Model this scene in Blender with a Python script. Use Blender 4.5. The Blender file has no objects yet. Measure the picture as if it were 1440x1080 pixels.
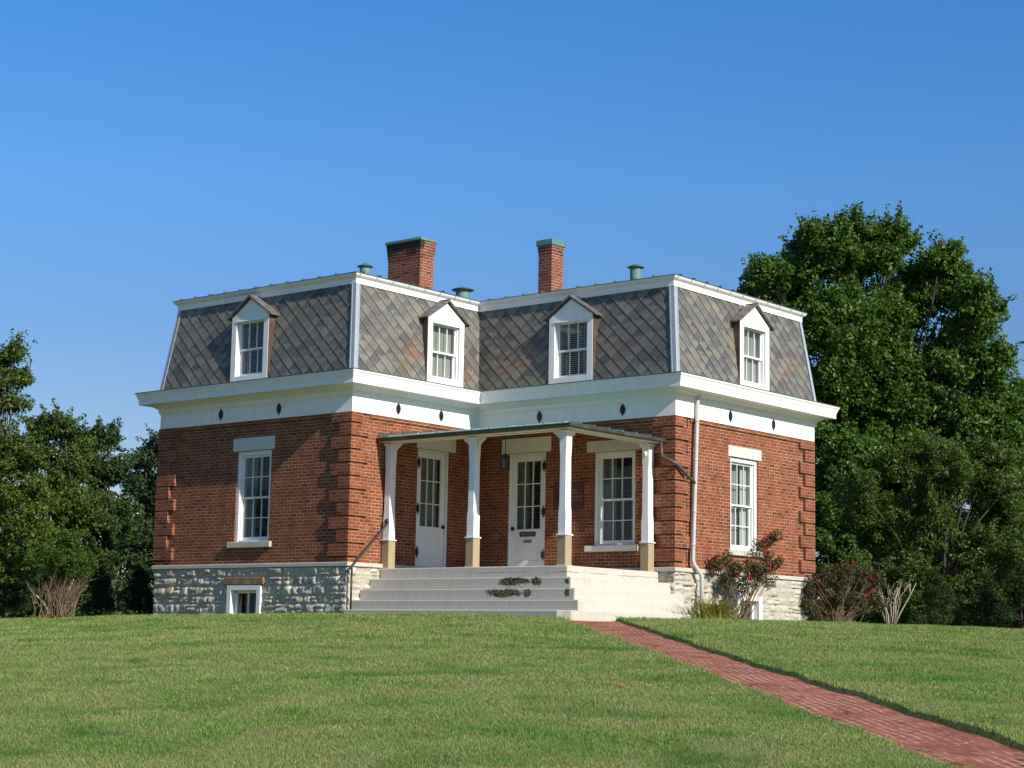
import bpy, bmesh, math, random
import numpy as np
from mathutils import Vector, Matrix
R = math.radians
rnd = random.Random(7)
rng = np.random.default_rng(11)
S = bpy.context.scene
COL = S.collection

# ------------------------------------------------------------------ camera
YAW, PITCH, ROLL, FPX = 0.6950, 0.1445, 0.0189, 2518.92
CAM = Vector((26.9336, -26.9854, -1.6665))
fw = Vector((-math.sin(YAW)*math.cos(PITCH), math.cos(YAW)*math.cos(PITCH), math.sin(PITCH)))
rt = Vector((math.cos(YAW), math.sin(YAW), 0)); up = rt.cross(fw)
rt2 = rt*math.cos(ROLL)+up*math.sin(ROLL); up2 = -rt*math.sin(ROLL)+up*math.cos(ROLL)
cd = bpy.data.cameras.new('camera'); cam = bpy.data.objects.new('camera', cd); COL.objects.link(cam)
cd.sensor_width = 36; cd.lens = 36*FPX/1440; cd.clip_end = 4000; cd.clip_start = .1
m = Matrix((rt2, up2, -fw)).transposed().to_4x4(); m.translation = CAM
cam.matrix_world = m
S.camera = cam

# ------------------------------------------------------------------ sky, sun, exposure
SUND = Vector((1.605, -.22, 1.0)).normalized()
ELEV = math.asin(SUND.z)
w = bpy.data.worlds.new('World'); S.world = w; w.use_nodes = True
nt = w.node_tree; bg = nt.nodes['Background']
sk = nt.nodes.new('ShaderNodeTexSky'); sk.sky_type = 'NISHITA'; sk.sun_disc = False
sk.sun_elevation = ELEV; sk.sun_rotation = math.atan2(SUND.x, SUND.y)
sk.altitude = 200; sk.air_density = 1.0; sk.dust_density = 0.2; sk.ozone_density = 4.0
hs = nt.nodes.new('ShaderNodeHueSaturation'); hs.inputs['Saturation'].default_value = 1.27; hs.inputs['Value'].default_value = .80
tc = nt.nodes.new('ShaderNodeTexCoord'); sx = nt.nodes.new('ShaderNodeSeparateXYZ'); nt.links.new(tc.outputs['Generated'], sx.inputs[0])
cr = nt.nodes.new('ShaderNodeValToRGB'); nt.links.new(sx.outputs[2], cr.inputs[0])
for k, (p, c) in enumerate(((.10, (.80, .62, .62)), (.17, (.86, .70, .73)), (.25, (1.04, .92, .96)), (.34, (1, .98, 1.06)))):
    e = cr.color_ramp.elements[k] if k < 2 else cr.color_ramp.elements.new(p)
    e.position = p; e.color = (*c, 1)
mu = nt.nodes.new('ShaderNodeMix'); mu.data_type = 'RGBA'; mu.blend_type = 'MULTIPLY'; mu.inputs[0].default_value = 1
nt.links.new(sk.outputs[0], hs.inputs['Color']); nt.links.new(hs.outputs[0], mu.inputs[6]); nt.links.new(cr.outputs[0], mu.inputs[7]); nt.links.new(mu.outputs[2], bg.inputs[0]); bg.inputs[1].default_value = .15
ld = bpy.data.lights.new('sun', 'SUN'); ld.energy = 5.0; ld.angle = R(.5); ld.color = (1, .93, .82)
lo = bpy.data.objects.new('sun', ld); COL.objects.link(lo)
lo.rotation_euler = (-SUND).to_track_quat('-Z', 'Y').to_euler()
S.view_settings.view_transform = 'Standard'; S.view_settings.look = 'None'
S.view_settings.exposure = .30; S.view_settings.gamma = 1

# ------------------------------------------------------------------ helpers
def tag(o, label=None, cat=None, group=None, kind=None):
    if label: o['label'] = label
    if cat: o['category'] = cat
    if group: o['group'] = group
    if kind: o['kind'] = kind
    return o
def empty(name, loc=(0, 0, 0), rz=0, **k):
    o = bpy.data.objects.new(name, None); COL.objects.link(o); o.location = loc; o.rotation_euler = (0, 0, rz)
    o.empty_display_size = .3
    return tag(o, **k)

class MB:
    """collects geometry (in house / world metres) for one mesh object"""
    def __init__(s, fr=None): s.v = []; s.f = []; s.fr = fr
    def P(s, p): return s.fr(*p) if s.fr else tuple(p)
    def add(s, vs, fs):
        n = len(s.v); s.v += [s.P(p) for p in vs]; s.f += [[n+i for i in f] for f in fs]
    def quad(s, *ps): s.add(ps, [list(range(len(ps)))])
    def box(s, a0, a1, b0, b1, c0, c1):
        s.add([(a0,b0,c0),(a1,b0,c0),(a1,b1,c0),(a0,b1,c0),(a0,b0,c1),(a1,b0,c1),(a1,b1,c1),(a0,b1,c1)],
              [[0,3,2,1],[4,5,6,7],[0,1,5,4],[1,2,6,5],[2,3,7,6],[3,0,4,7]])
    def loft(s, rings, cap=True):
        n = len(rings[0]); vs = [p for r in rings for p in r]; fs = []
        for k in range(len(rings)-1):
            for i in range(n):
                j = (i+1) % n; fs.append([k*n+i, k*n+j, (k+1)*n+j, (k+1)*n+i])
        if cap: fs.append(list(range(n))[::-1]); fs.append([(len(rings)-1)*n+i for i in range(n)])
        s.add(vs, fs)
    def prism(s, poly, axis, a0, a1):
        """poly: 2d points; extruded along axis 0/1/2 from a0 to a1"""
        def mk(p, a):
            q = list(p); q.insert(axis, a); return tuple(q)
        s.loft([[mk(p, a0) for p in poly], [mk(p, a1) for p in poly]])
    def tube(s, pts, rad, n=8, cap=True):
        pts = [Vector(p) for p in pts]
        if not hasattr(rad, '__len__'): rad = [rad]*len(pts)
        rings = []; last = None
        for i, p in enumerate(pts):
            t = (pts[min(i+1, len(pts)-1)]-pts[max(i-1, 0)])
            t = t.normalized() if t.length > 1e-9 else Vector((0, 0, 1))
            if last is None: a = t.orthogonal().normalized()
            else:
                a = last-t*last.dot(t); a = a.normalized() if a.length > 1e-6 else t.orthogonal().normalized()
            last = a; b = t.cross(a)
            rings.append([tuple(p+(a*math.cos(k*2*math.pi/n)+b*math.sin(k*2*math.pi/n))*rad[i]) for k in range(n)])
        s.loft(rings, cap)
    def lathe(s, c, prof, n=24):
        s.loft([[(c[0]+r*math.cos(k*2*math.pi/n), c[1]+r*math.sin(k*2*math.pi/n), z) for k in range(n)] for r, z in prof])
    def build(s, name, mat, parent=None, bevel=0, smooth=False, seg=2, clip=None):
        bm = bmesh.new(); vs = [bm.verts.new(p) for p in s.v]
        for f in s.f:
            try: bm.faces.new([vs[i] for i in f])
            except ValueError: pass
        bmesh.ops.recalc_face_normals(bm, faces=bm.faces)
        uv = bm.loops.layers.uv.new('UVMap')
        for f in bm.faces:
            n = f.normal; f.smooth = smooth
            for l in f.loops:
                c = l.vert.co
                if abs(n.z) > .72: l[uv].uv = (c.x, c.y)
                elif abs(n.x) > abs(n.y): l[uv].uv = (c.y+.06, c.z)
                else: l[uv].uv = (c.x, c.z)
        me = bpy.data.meshes.new(name); bm.to_mesh(me); bm.free()
        me.materials.append(mat)
        o = bpy.data.objects.new(name, me); COL.objects.link(o)
        if parent: o.parent = parent; 
        if bevel:
            b = o.modifiers.new('bevel', 'BEVEL'); b.width = bevel; b.segments = seg; b.limit_method = 'ANGLE'; b.angle_limit = R(40)
        return o

def np_mesh(name, V, F, mat, parent=None, smooth=False):
    """V (n,3) float, F (m,k) int with constant k"""
    me = bpy.data.meshes.new(name); k = F.shape[1]
    me.vertices.add(len(V)); me.vertices.foreach_set('co', V.astype(np.float32).ravel())
    me.loops.add(F.size); me.loops.foreach_set('vertex_index', F.astype(np.int32).ravel())
    me.polygons.add(len(F)); me.polygons.foreach_set('loop_start', np.arange(0, F.size, k, dtype=np.int32))
    me.polygons.foreach_set('loop_total', np.full(len(F), k, dtype=np.int32))
    if smooth: me.polygons.foreach_set('use_smooth', np.ones(len(F), dtype=bool))
    me.update(calc_edges=True); me.validate()
    me.materials.append(mat)
    o = bpy.data.objects.new(name, me); COL.objects.link(o)
    if parent: o.parent = parent
    return o

# ------------------------------------------------------------------ materials
class NT:
    def __init__(s, name, rough=.6, color=(.5, .5, .5), spec=.5, metal=0):
        s.m = bpy.data.materials.new(name); s.m.use_nodes = True; s.t = s.m.node_tree
        s.b = s.t.nodes['Principled BSDF']; s.o = s.t.nodes['Material Output']
        s.b.inputs['Roughness'].default_value = rough; s.b.inputs['Base Color'].default_value = (*color, 1)
        s.b.inputs['Specular IOR Level'].default_value = spec; s.b.inputs['Metallic'].default_value = metal
    def n(s, kind, **k):
        d = s.t.nodes.new('ShaderNode'+kind)
        for a, v in k.items():
            if a.startswith('i_'):
                key = a[2:].replace('_', ' '); 
                s.set(d, key, v)
            else: setattr(d, a, v)
        return d
    def set(s, d, key, v):
        if isinstance(v, bpy.types.NodeSocket): s.t.links.new(v, d.inputs[key])
        else:
            if isinstance(v, tuple) and len(v) == 3 and d.inputs[key].type == 'RGBA': v = (*v, 1)
            d.inputs[key].default_value = v
    def link(s, a, b): s.t.links.new(a, b)
    def pos(s): return s.n('NewGeometry').outputs['Position']
    def noise(s, scale, detail=4, rough=.6, vec=None, out='Fac'):
        d = s.n('TexNoise'); d.inputs['Scale'].default_value = scale; d.inputs['Detail'].default_value = detail; d.inputs['Roughness'].default_value = rough
        s.link(vec if vec else s.pos(), d.inputs['Vector']); return d.outputs[out]
    def ramp(s, fac, stops, interp='LINEAR'):
        d = s.n('ValToRGB'); d.color_ramp.interpolation = interp
        e = d.color_ramp.elements
        while len(e) < len(stops): e.new(.5)
        for i, (p, c) in enumerate(stops):
            e[i].position = p; e[i].color = (*c, 1) if hasattr(c, '__len__') else (c, c, c, 1)
        s.link(fac, d.inputs[0]); return d.outputs[0]
    def mix(s, f, a, b, mode='MIX'):
        d = s.n('Mix', data_type='RGBA', blend_type=mode)
        for i, v in ((0, f), (6, a), (7, b)):
            if isinstance(v, bpy.types.NodeSocket): s.link(v, d.inputs[i])
            elif i == 0: d.inputs[0].default_value = v
            else: d.inputs[i].default_value = (*v, 1) if hasattr(v, '__len__') else (v, v, v, 1)
        return d.outputs[2]
    def math(s, op, a, b=0, c=0):
        d = s.n('Math', operation=op)
        for i, v in enumerate((a, b, c)):
            if isinstance(v, bpy.types.NodeSocket): s.link(v, d.inputs[i])
            else: d.inputs[i].default_value = v
        return d.outputs[0]
    def vmul(s, vec, sc):
        d = s.n('VectorMath', operation='MULTIPLY'); s.link(vec, d.inputs[0]); d.inputs[1].default_value = sc; return d.outputs[0]
    def col(s, c): s.link(c, s.b.inputs['Base Color'])
    def rough(s, c): s.link(c, s.b.inputs['Roughness'])
    def bump(s, h, dist=.01, strength=1):
        d = s.n('Bump'); d.inputs['Distance'].default_value = dist; d.inputs['Strength'].default_value = strength
        s.link(h, d.inputs['Height']); s.link(d.outputs[0], s.b.inputs['Normal'])

def brick_mat(name, c1, c2, dark, mortar, course=.0715, wid=.212, seed=0, grime=.35, headers=True):
    t = NT(name, .85, spec=.25)
    uv = t.n('UVMap', uv_map='UVMap').outputs[0]
    sep = t.n('SeparateXYZ'); t.link(uv, sep.inputs[0])
    wob = t.noise(1.3, 2, .5)                       # slight hand-laid waviness
    vv = t.math('ADD', sep.outputs[1], t.math('MULTIPLY', t.math('SUBTRACT', wob, .5), .012))
    cmb = t.n('CombineXYZ'); t.link(sep.outputs[0], cmb.inputs[0]); t.link(vv, cmb.inputs[1])
    def bt(bw):
        d = t.n('TexBrick', offset=.5, squash=1); t.link(cmb.outputs[0], d.inputs['Vector'])
        d.inputs['Scale'].default_value = 1; d.inputs['Mortar Size'].default_value = .0078; d.inputs['Mortar Smooth'].default_value = .25
        d.inputs['Bias'].default_value = 0; d.inputs['Brick Width'].default_value = bw; d.inputs['Row Height'].default_value = course
        d.inputs['Color1'].default_value = (0, 0, 0, 1); d.inputs['Color2'].default_value = (1, 1, 1, 1); d.inputs['Mortar'].default_value = (.5, .5, .5, 1)
        return d
    a, b = bt(wid), bt(wid/2)
    row = t.math('MODULO', t.math('ADD', t.math('FLOOR', t.math('DIVIDE', vv, course)), 700), 7)
    ish = t.math('COMPARE', row, 3, .4) if headers else t.math('MULTIPLY', row, 0)
    tone = t.mix(ish, a.outputs['Color'], b.outputs['Color']); mort = t.mix(ish, a.outputs['Fac'], b.outputs['Fac'])
    base = t.ramp(tone, [(0, c1), (.55, c2), (.85, c1), (1, dark)])
    big = t.noise(.8, 4, .6); fine = t.noise(26, 4, .7); med = t.noise(6, 3, .6)
    base = t.mix(t.math('MULTIPLY', t.ramp(big, [(.42, 0), (.7, 1)]), grime), base, dark, 'MIX')
    base = t.mix(.55, base, t.ramp(fine, [(.2, .45), (.75, 1.35)]), 'MULTIPLY')
    base = t.mix(.35, base, t.ramp(med, [(.3, .6), (.7, 1.3)]), 'MULTIPLY')
    mc = t.mix(t.ramp(t.noise(3.1, 3, .6), [(.38, 0), (.62, 1)]), mortar, tuple(x*.5 for x in mortar))
    fin = t.mix(mort, base, mc)
    if name == 'chimney_brick':
        sp = t.n('SeparateXYZ'); t.link(t.pos(), sp.inputs[0])
        k = t.math('ADD', sp.outputs[2], t.math('MULTIPLY', t.math('SUBTRACT', t.noise(3.5, 4, .6), .5), .8))
        kk = t.math('MULTIPLY', t.ramp(t.math('SUBTRACT', k, 7.2), [(.58, 0), (.72, .85)]), t.math('LESS_THAN', sp.outputs[1], 4.6))
        fin = t.mix(kk, fin, (.03, .018, .014))
    t.col(fin)
    h = t.math('ADD', t.math('MULTIPLY', t.math('SUBTRACT', 1, mort), 1), t.math('MULTIPLY', fine, .35))
    t.bump(h, .006, .8)
    return t.m
M = {}
M['brick'] = brick_mat('brick', (.205, .050, .020), (.285, .079, .033), (.11, .031, .016), (.44, .305, .20))
M['quoin'] = brick_mat('quoin_brick', (.215, .053, .022), (.28, .077, .034), (.14, .038, .020), (.40, .27, .175), headers=False)
M['chimney'] = brick_mat('chimney_brick', (.25, .062, .030), (.30, .083, .043), (.09, .03, .02), (.38, .31, .24), grime=.6, headers=False)

def simple(name, color, rough=.6, var=.12, scale=8, bump=.002, spec=.5, metal=0, dirt=None, dscale=2.5):
    t = NT(name, rough, color, spec, metal)
    n1 = t.noise(scale, 5, .65); n2 = t.noise(dscale, 4, .6)
    c = t.mix(1, color, t.ramp(n1, [(.25, 1-var), (.75, 1+var)]), 'MULTIPLY')
    if dirt: c = t.mix(t.ramp(n2, [(.45, 0), (.75, dirt[1])]), c, dirt[0])
    t.col(c)
    if bump: t.bump(n1, bump, .6)
    return t.m
def white_mat():
    t = NT('white_paint', .5, spec=.4)
    n1 = t.noise(6, 5, .65); st = t.noise(1, 5, .7, vec=t.vmul(t.pos(), (7, 7, .9)))
    c = t.mix(1, (.80, .80, .78), t.ramp(n1, [(.25, .95), (.75, 1.03)]), 'MULTIPLY')
    c = t.mix(t.ramp(st, [(.52, 0), (.80, .38)]), c, (.52, .50, .43))
    c = t.mix(t.ramp(t.noise(24, 4, .8), [(.66, 0), (.72, .35)]), c, (.45, .42, .36))
    t.col(c); t.bump(t.math('ADD', n1, st), .003, .6); return t.m
M['white'] = white_mat()
M['cream'] = simple('cream_paint', (.78, .75, .65), .55, .05, 6, .002, dirt=((.6, .55, .44), .35))
M['trim_metal'] = simple('hip_metal', (.33, .38, .43), .45, .12, 9, .001, spec=.5, dirt=((.3, .33, .36), .5))
M['copper'] = simple('copper_patina', (.115, .24, .20), .7, .25, 7, .003, dirt=((.07, .12, .10), .8), dscale=4)
M['roof_metal'] = simple('roof_metal', (.075, .125, .105), .6, .3, 5, .003, dirt=((.04, .06, .055), .9))
M['bronze'] = simple('bronze_gutter', (.055, .048, .038), .55, .3, 12, .001, dirt=((.14, .16, .13), .6))
M['iron'] = simple('dark_iron', (.012, .011, .011), .5, .2, 20, .001)
M['cheek'] = simple('brown_cheek', (.075, .038, .025), .7, .25, 14, .003, dirt=((.2, .16, .13), .5))
M['dormer_roof'] = simple('dormer_roof', (.10, .092, .085), .7, .35, 16, .003, dirt=((.3, .27, .23), .7), dscale=7)
M['limestone'] = simple('cut_limestone', (.50, .48, .41), .8, .12, 14, .004, dirt=((.38, .36, .30), .6))
M['lintel'] = simple('painted_lintel', (.58, .59, .53), .8, .08, 10, .003, dirt=((.45, .45, .40), .5))
M['tan_stone'] = simple('tan_plinth', (.36, .28, .165), .8, .18, 25, .004, dirt=((.33, .27, .17), .7), dscale=5)
M['brown_stone'] = simple('brown_lintel', (.22, .13, .06), .85, .3, 12, .01, dirt=((.45, .38, .27), .8), dscale=5)
M['pipe'] = simple('white_pipe', (.50, .51, .50), .35, .06, 6, 0, dirt=((.4, .4, .38), .5))
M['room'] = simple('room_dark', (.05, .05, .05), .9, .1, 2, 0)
M['blind'] = simple('blind_slats', (.72, .71, .67), .6, .03, 3, 0)
M['curtain'] = simple('curtain', (.26, .27, .25), .9, .1, 5, 0)
M['sign_red'] = simple('sign_red', (.10, .03, .022), .5, .15, 8, 0)
M['sign_text'] = simple('sign_text', (.34, .26, .22), .6, .1, 8, 0)
M['mail'] = simple('mail_metal', (.28, .28, .29), .4, .1, 8, 0, metal=.6)
M['lamp_glass'] = simple('lamp_glass', (.25, .27, .26), .15, .1, 8, 0)

def glass_mat():
    t = NT('window_glass', .02)
    g = t.n('BsdfGlossy'); g.inputs['Roughness'].default_value = .03
    tr = t.n('BsdfTransparent'); tr.inputs[0].default_value = (.74, .78, .76, 1)
    lw = t.n('LayerWeight'); lw.inputs[0].default_value = .5
    f = t.math('MULTIPLY_ADD', t.math('POWER', lw.outputs['Facing'], 5), .95, .05)
    mx = t.n('MixShader'); t.link(f, mx.inputs[0]); t.link(tr.outputs[0], mx.inputs[1]); t.link(g.outputs[0], mx.inputs[2])
    nb = t.n('Bump'); nb.inputs['Distance'].default_value = .004; nb.inputs['Strength'].default_value = .5
    t.link(t.noise(3.5, 2, .5), nb.inputs['Height']); t.link(nb.outputs[0], g.inputs['Normal'])
    t.link(mx.outputs[0], t.o.inputs[0]); return t.m
M['glass'] = glass_mat()

def stone_mat():
    t = NT('rubble_stone', .9, spec=.2)
    isl = t.n('NewGeometry').outputs['Random Per Island']
    c = t.ramp(isl, [(0, (.48, .455, .40)), (.3, (.58, .55, .47)), (.5, (.42, .41, .375)), (.72, (.60, .56, .46)), (.86, (.50, .48, .43)), (.94, (.48, .39, .27)), (1, (.36, .35, .33))])
    c = t.mix(1, c, (1.0, 1.0, 1.0), 'MULTIPLY')
    n1 = t.noise(9, 6, .7); n2 = t.noise(38, 5, .7)
    c = t.mix(.75, c, t.ramp(n1, [(.3, .52), (.65, 1.2)]), 'MULTIPLY')
    c = t.mix(.5, c, t.ramp(n2, [(.25, .6), (.7, 1.25)]), 'MULTIPLY')
    t.col(c); t.bump(t.math('ADD', n1, t.math('MULTIPLY', n2, .6)), .03, .8); return t.m
M['stone'] = stone_mat()
M['mortar'] = simple('stone_mortar', (.42, .38, .29), .95, .25, 18, .008, dirt=((.3, .25, .18), .6))

def slate_mat():
    t = NT('slate', .62, spec=.4)
    g = t.n('NewGeometry'); isl = g.outputs['Random Per Island']; p = g.outputs['Position']
    c = t.ramp(isl, [(0, (.066, .068, .068)), (.22, (.115, .115, .11)), (.4, (.15, .148, .137)), (.55, (.085, .088, .094)), (.7, (.13, .126, .112)), (.84, (.19, .18, .145)), (.93, (.225, .20, .145)), (1, (.10, .105, .11))])
    wn = t.n('TexWhiteNoise', noise_dimensions='1D'); t.link(isl, wn.inputs['W'])
    rs = t.ramp(t.noise(.75, 2, .5, vec=p), [(.60, 0), (.72, .8)])
    for (cx_, cy_, cz_, rr_) in ((0, 1.75, 4.75, .55), (0, 3.75, 4.6, .5), (.65, 4.11, 4.65, .55), (1.35, 4.11, 4.85, .45), (4.0, 4.11, 4.75, .5), (5.5, 8.9, 4.9, .45), (5.5, 8.5, 4.5, .3), (-4.9, 0, 5.0, .3)):
        vd = t.n('VectorMath', operation='DISTANCE'); t.link(p, vd.inputs[0]); vd.inputs[1].default_value = (cx_, cy_, cz_)
        rs = t.math('MAXIMUM', rs, t.ramp(t.math('DIVIDE', vd.outputs['Value'], rr_), [(.5, 1), (1, 0)]))
    rust = t.math('MULTIPLY', rs, t.ramp(wn.outputs['Value'], [(.3, 0), (.6, 1)]))
    c = t.mix(t.math('MULTIPLY', rust, .75), c, (.20, .095, .048))
    # pale weathered blotches with ragged edges, darker film elsewhere
    bl = t.noise(5.5, 5, .72, vec=p)
    c = t.mix(t.ramp(bl, [(.56, 0), (.60, .35)]), c, (.20, .19, .155))
    us = t.n('SeparateXYZ'); t.link(t.n('UVMap', uv_map='UVMap').outputs[0], us.inputs[0])
    wn2 = t.n('TexWhiteNoise', noise_dimensions='1D'); t.link(t.math('ADD', isl, 3.7), wn2.inputs['W'])
    jag = t.math('MULTIPLY', t.math('SUBTRACT', t.noise(16, 4, .75, vec=t.vmul(p, (1, 1, .35))), .5), 1.1)
    low = t.math('ADD', t.math('SUBTRACT', t.math('MULTIPLY', wn2.outputs['Value'], .75), us.outputs[1]), jag)
    c = t.mix(t.ramp(low, [(.0, 0), (.05, .72)]), c, (.215, .20, .155))
    c = t.mix(t.ramp(t.noise(1.1, 3, .6, vec=p), [(.4, 0), (.7, .45)]), c, (.07, .07, .07))
    st = t.noise(1, 5, .7, vec=t.vmul(p, (22, 22, 5)))
    c = t.mix(.4, c, t.ramp(st, [(.25, .6), (.75, 1.35)]), 'MULTIPLY')
    t.col(c); t.bump(t.math('ADD', st, bl), .004, .5)
    t.rough(t.ramp(bl, [(.3, .45), (.7, .8)])); return t.m
M['slate'] = slate_mat()
M['under'] = simple('slate_underlay', (.03, .03, .03), .9, .1, 4, 0)

def concrete_mat():
    t = NT('step_concrete', .85, spec=.3)
    g = t.n('NewGeometry'); p = g.outputs['Position']; sep = t.n('SeparateXYZ'); t.link(p, sep.inputs[0])
    c = t.mix(1, (.52, .49, .415), t.ramp(t.noise(30, 5, .7), [(.3, .85), (.7, 1.12)]), 'MULTIPLY')
    drip = t.noise(1, 4, .7, vec=t.vmul(p, (9, 9, 1.2)))
    c = t.mix(t.ramp(drip, [(.5, 0), (.8, .45)]), c, (.36, .33, .26))
    # spalled patches on the risers, in places (x, z) read on the treads' front faces
    rag = t.noise(7, 8, .85); tot = None
    for (x, z, rx, rz) in ((4.02, -.42, .33, .07), (4.62, -.42, .12, .07), (3.98, -.66, .42, .075), (4.62, -.66, .08, .07), (5.62, -.66, .06, .08), (5.38, -.42, .05, .05)):
        dx = t.math('DIVIDE', t.math('SUBTRACT', sep.outputs[0], x), rx); dz = t.math('DIVIDE', t.math('SUBTRACT', sep.outputs[2], z), rz)
        d = t.math('ADD', t.math('MULTIPLY', dx, dx), t.math('MULTIPLY', dz, dz))
        k = t.math('SUBTRACT', 1.25, t.math('ADD', d, t.math('MULTIPLY', t.math('SUBTRACT', rag, .5), 9)))
        k = t.math('MULTIPLY', t.math('MAXIMUM', k, 0), t.math('LESS_THAN', sep.outputs[1], 1.0))
        tot = k if tot is None else t.math('MAXIMUM', tot, k)
    sp = t.ramp(tot, [(0, 0), (.25, 1)])
    agg = t.n('TexVoronoi', i_Scale=32.0); t.link(p, agg.inputs['Vector'])
    ac = t.ramp(agg.outputs['Distance'], [(.12, (.36, .28, .17)), (.35, (.13, .10, .06)), (.7, (.025, .02, .014))])
    c = t.mix(sp, c, ac)
    wv = t.math('ADD', sep.outputs[2], t.math('MULTIPLY', t.math('SUBTRACT', t.noise(3.2, 5, .8), .5), .09))
    ck = t.math('MULTIPLY', t.math('LESS_THAN', t.math('ABSOLUTE', t.math('ADD', wv, .225)), .006), t.math('GREATER_THAN', sep.outputs[0], 2.6))
    c = t.mix(t.math('MULTIPLY', ck, t.ramp(t.noise(1.6, 2, .5), [(.42, .05), (.55, .85)])), c, (.09, .075, .055))
    c = t.mix(t.ramp(t.noise(2.2, 5, .7), [(.55, 0), (.75, .35)]), c, (.30, .27, .21))
    t.col(c)
    h = t.math('SUBTRACT', t.math('MULTIPLY', t.noise(45, 4, .7), .12), t.math('MULTIPLY', sp, t.math('ADD', .7, agg.outputs['Distance'])))
    t.bump(h, .025, .9); return t.m
M['concrete'] = concrete_mat()

def leaf_mat(name, cols, transl=.35, rough=.5, patch=.5):
    t = NT(name, rough, spec=.35)
    g = t.n('NewGeometry')
    c = t.ramp(g.outputs['Random Per Island'], [(i/(len(cols)-1), x) for i, x in enumerate(cols)])
    c = t.mix(patch, c, t.ramp(t.noise(.55, 3, .6), [(.35, (.75, .85, .8)), (.65, (1.25, 1.15, 1.0))]), 'MULTIPLY')
    t.col(c)
    tl = t.n('BsdfTranslucent'); t.link(t.mix(1, c, (1.25, 1.35, .55), 'MULTIPLY'), tl.inputs[0])
    mx = t.n('MixShader'); mx.inputs[0].default_value = transl
    t.link(t.b.outputs[0], mx.inputs[1]); t.link(tl.outputs[0], mx.inputs[2]); t.link(mx.outputs[0], t.o.inputs[0]); return t.m
M['leaf_big'] = leaf_mat('leaf_big', [(.032, .078, .011), (.052, .118, .016), (.078, .158, .021), (.052, .122, .018), (.11, .20, .036), (.15, .18, .045)])
M['leaf_olive'] = leaf_mat('leaf_olive', [(.045, .08, .013), (.075, .12, .02), (.10, .15, .03), (.06, .10, .02), (.14, .18, .05)])
M['leaf_oak'] = leaf_mat('leaf_oak', [(.05, .09, .014), (.08, .13, .02), (.105, .16, .028), (.06, .105, .018), (.15, .16, .035)])
M['leaf_dark'] = leaf_mat('leaf_dark', [(.030, .062, .016), (.045, .085, .02), (.065, .105, .026), (.04, .075, .022)], .3)
M['leaf_blue'] = leaf_mat('leaf_blue', [(.032, .06, .024), (.05, .082, .034), (.07, .105, .045)], .3)
M['leaf_bright'] = leaf_mat('leaf_bright', [(.04, .085, .013), (.06, .12, .018), (.08, .14, .024), (.045, .095, .015)], .4)
M['leaf_cedar'] = leaf_mat('leaf_cedar', [(.02, .045, .012), (.035, .07, .015), (.05, .085, .02)], .2)
M['leaf_rose'] = leaf_mat('leaf_rose', [(.035, .055, .02), (.06, .085, .03), (.14, .06, .03), (.05, .07, .03), (.16, .10, .045)], .25)
M['petal'] = leaf_mat('petal', [(.42, .02, .035), (.52, .04, .06), (.45, .04, .08)], .3, patch=.1)
M['leaf_lily'] = leaf_mat('leaf_lily', [(.10, .14, .03), (.24, .24, .06), (.42, .32, .10), (.16, .20, .04), (.46, .32, .14)], .4, patch=.2)
M['bark'] = simple('bark', (.06, .045, .033), .9, .35, 9, .02)
M['dark_bark'] = simple('dark_bark', (.03, .024, .018), .9, .35, 9, .02)
M['pale_bark'] = simple('pale_bark', (.40, .35, .27), .75, .3, 12, .006, dirt=((.22, .17, .12), .7), dscale=6)
M['twig'] = simple('twig', (.17, .12, .07), .8, .3, 12, .003)

def lawn_color(t):
    p = t.pos()
    c = t.ramp(t.noise(.36, 5, .62, vec=p), [(.30, (.115, .235, .042)), (.43, (.19, .27, .072)), (.52, (.275, .305, .118)), (.60, (.16, .26, .056)), (.72, (.295, .31, .135))])
    c = t.mix(t.ramp(t.noise(1.7, 5, .65, vec=p), [(.46, 0), (.66, .65)]), c, (.30, .275, .125))
    c = t.mix(t.ramp(t.noise(.9, 4, .6, vec=p), [(.52, 0), (.68, .8)]), c, (.07, .18, .024))
    return t.mix(t.ramp(t.noise(7, 5, .7, vec=p), [(.62, 0), (.78, .5)]), c, (.27, .19, .10))
def ground_mat():
    t = NT('lawn_soil', .95, spec=.1)
    c = t.mix(1, lawn_color(t), (.80, .82, .75), 'MULTIPLY')
    c = t.mix(t.ramp(t.noise(60, 4, .7), [(.3, .6), (.7, .0)]), c, (.05, .045, .02))
    t.col(c); t.bump(t.noise(40, 4, .7), .03, .8); return t.m
M['ground'] = ground_mat()
def blade_mat():
    t = NT('grass_blades', .55, spec=.25)
    g = t.n('NewGeometry')
    c = t.mix(.6, lawn_color(t), t.ramp(g.outputs['Random Per Island'], [(0, (.65, .75, .55)), (.45, (.98, 1.08, .9)), (.85, (1.2, 1.22, 1.12)), (.96, (1.5, 1.4, 1.3)), (1, (2.2, 1.9, 1.7))]), 'MULTIPLY')
    t.col(c)
    tl = t.n('BsdfTranslucent'); t.link(t.mix(1, c, (1.2, 1.35, .6), 'MULTIPLY'), tl.inputs[0])
    mx = t.n('MixShader'); mx.inputs[0].default_value = .35
    t.link(t.b.outputs[0], mx.inputs[1]); t.link(tl.outputs[0], mx.inputs[2]); t.link(mx.outputs[0], t.o.inputs[0]); return t.m
M['blade'] = blade_mat()
M['path'] = None

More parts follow.
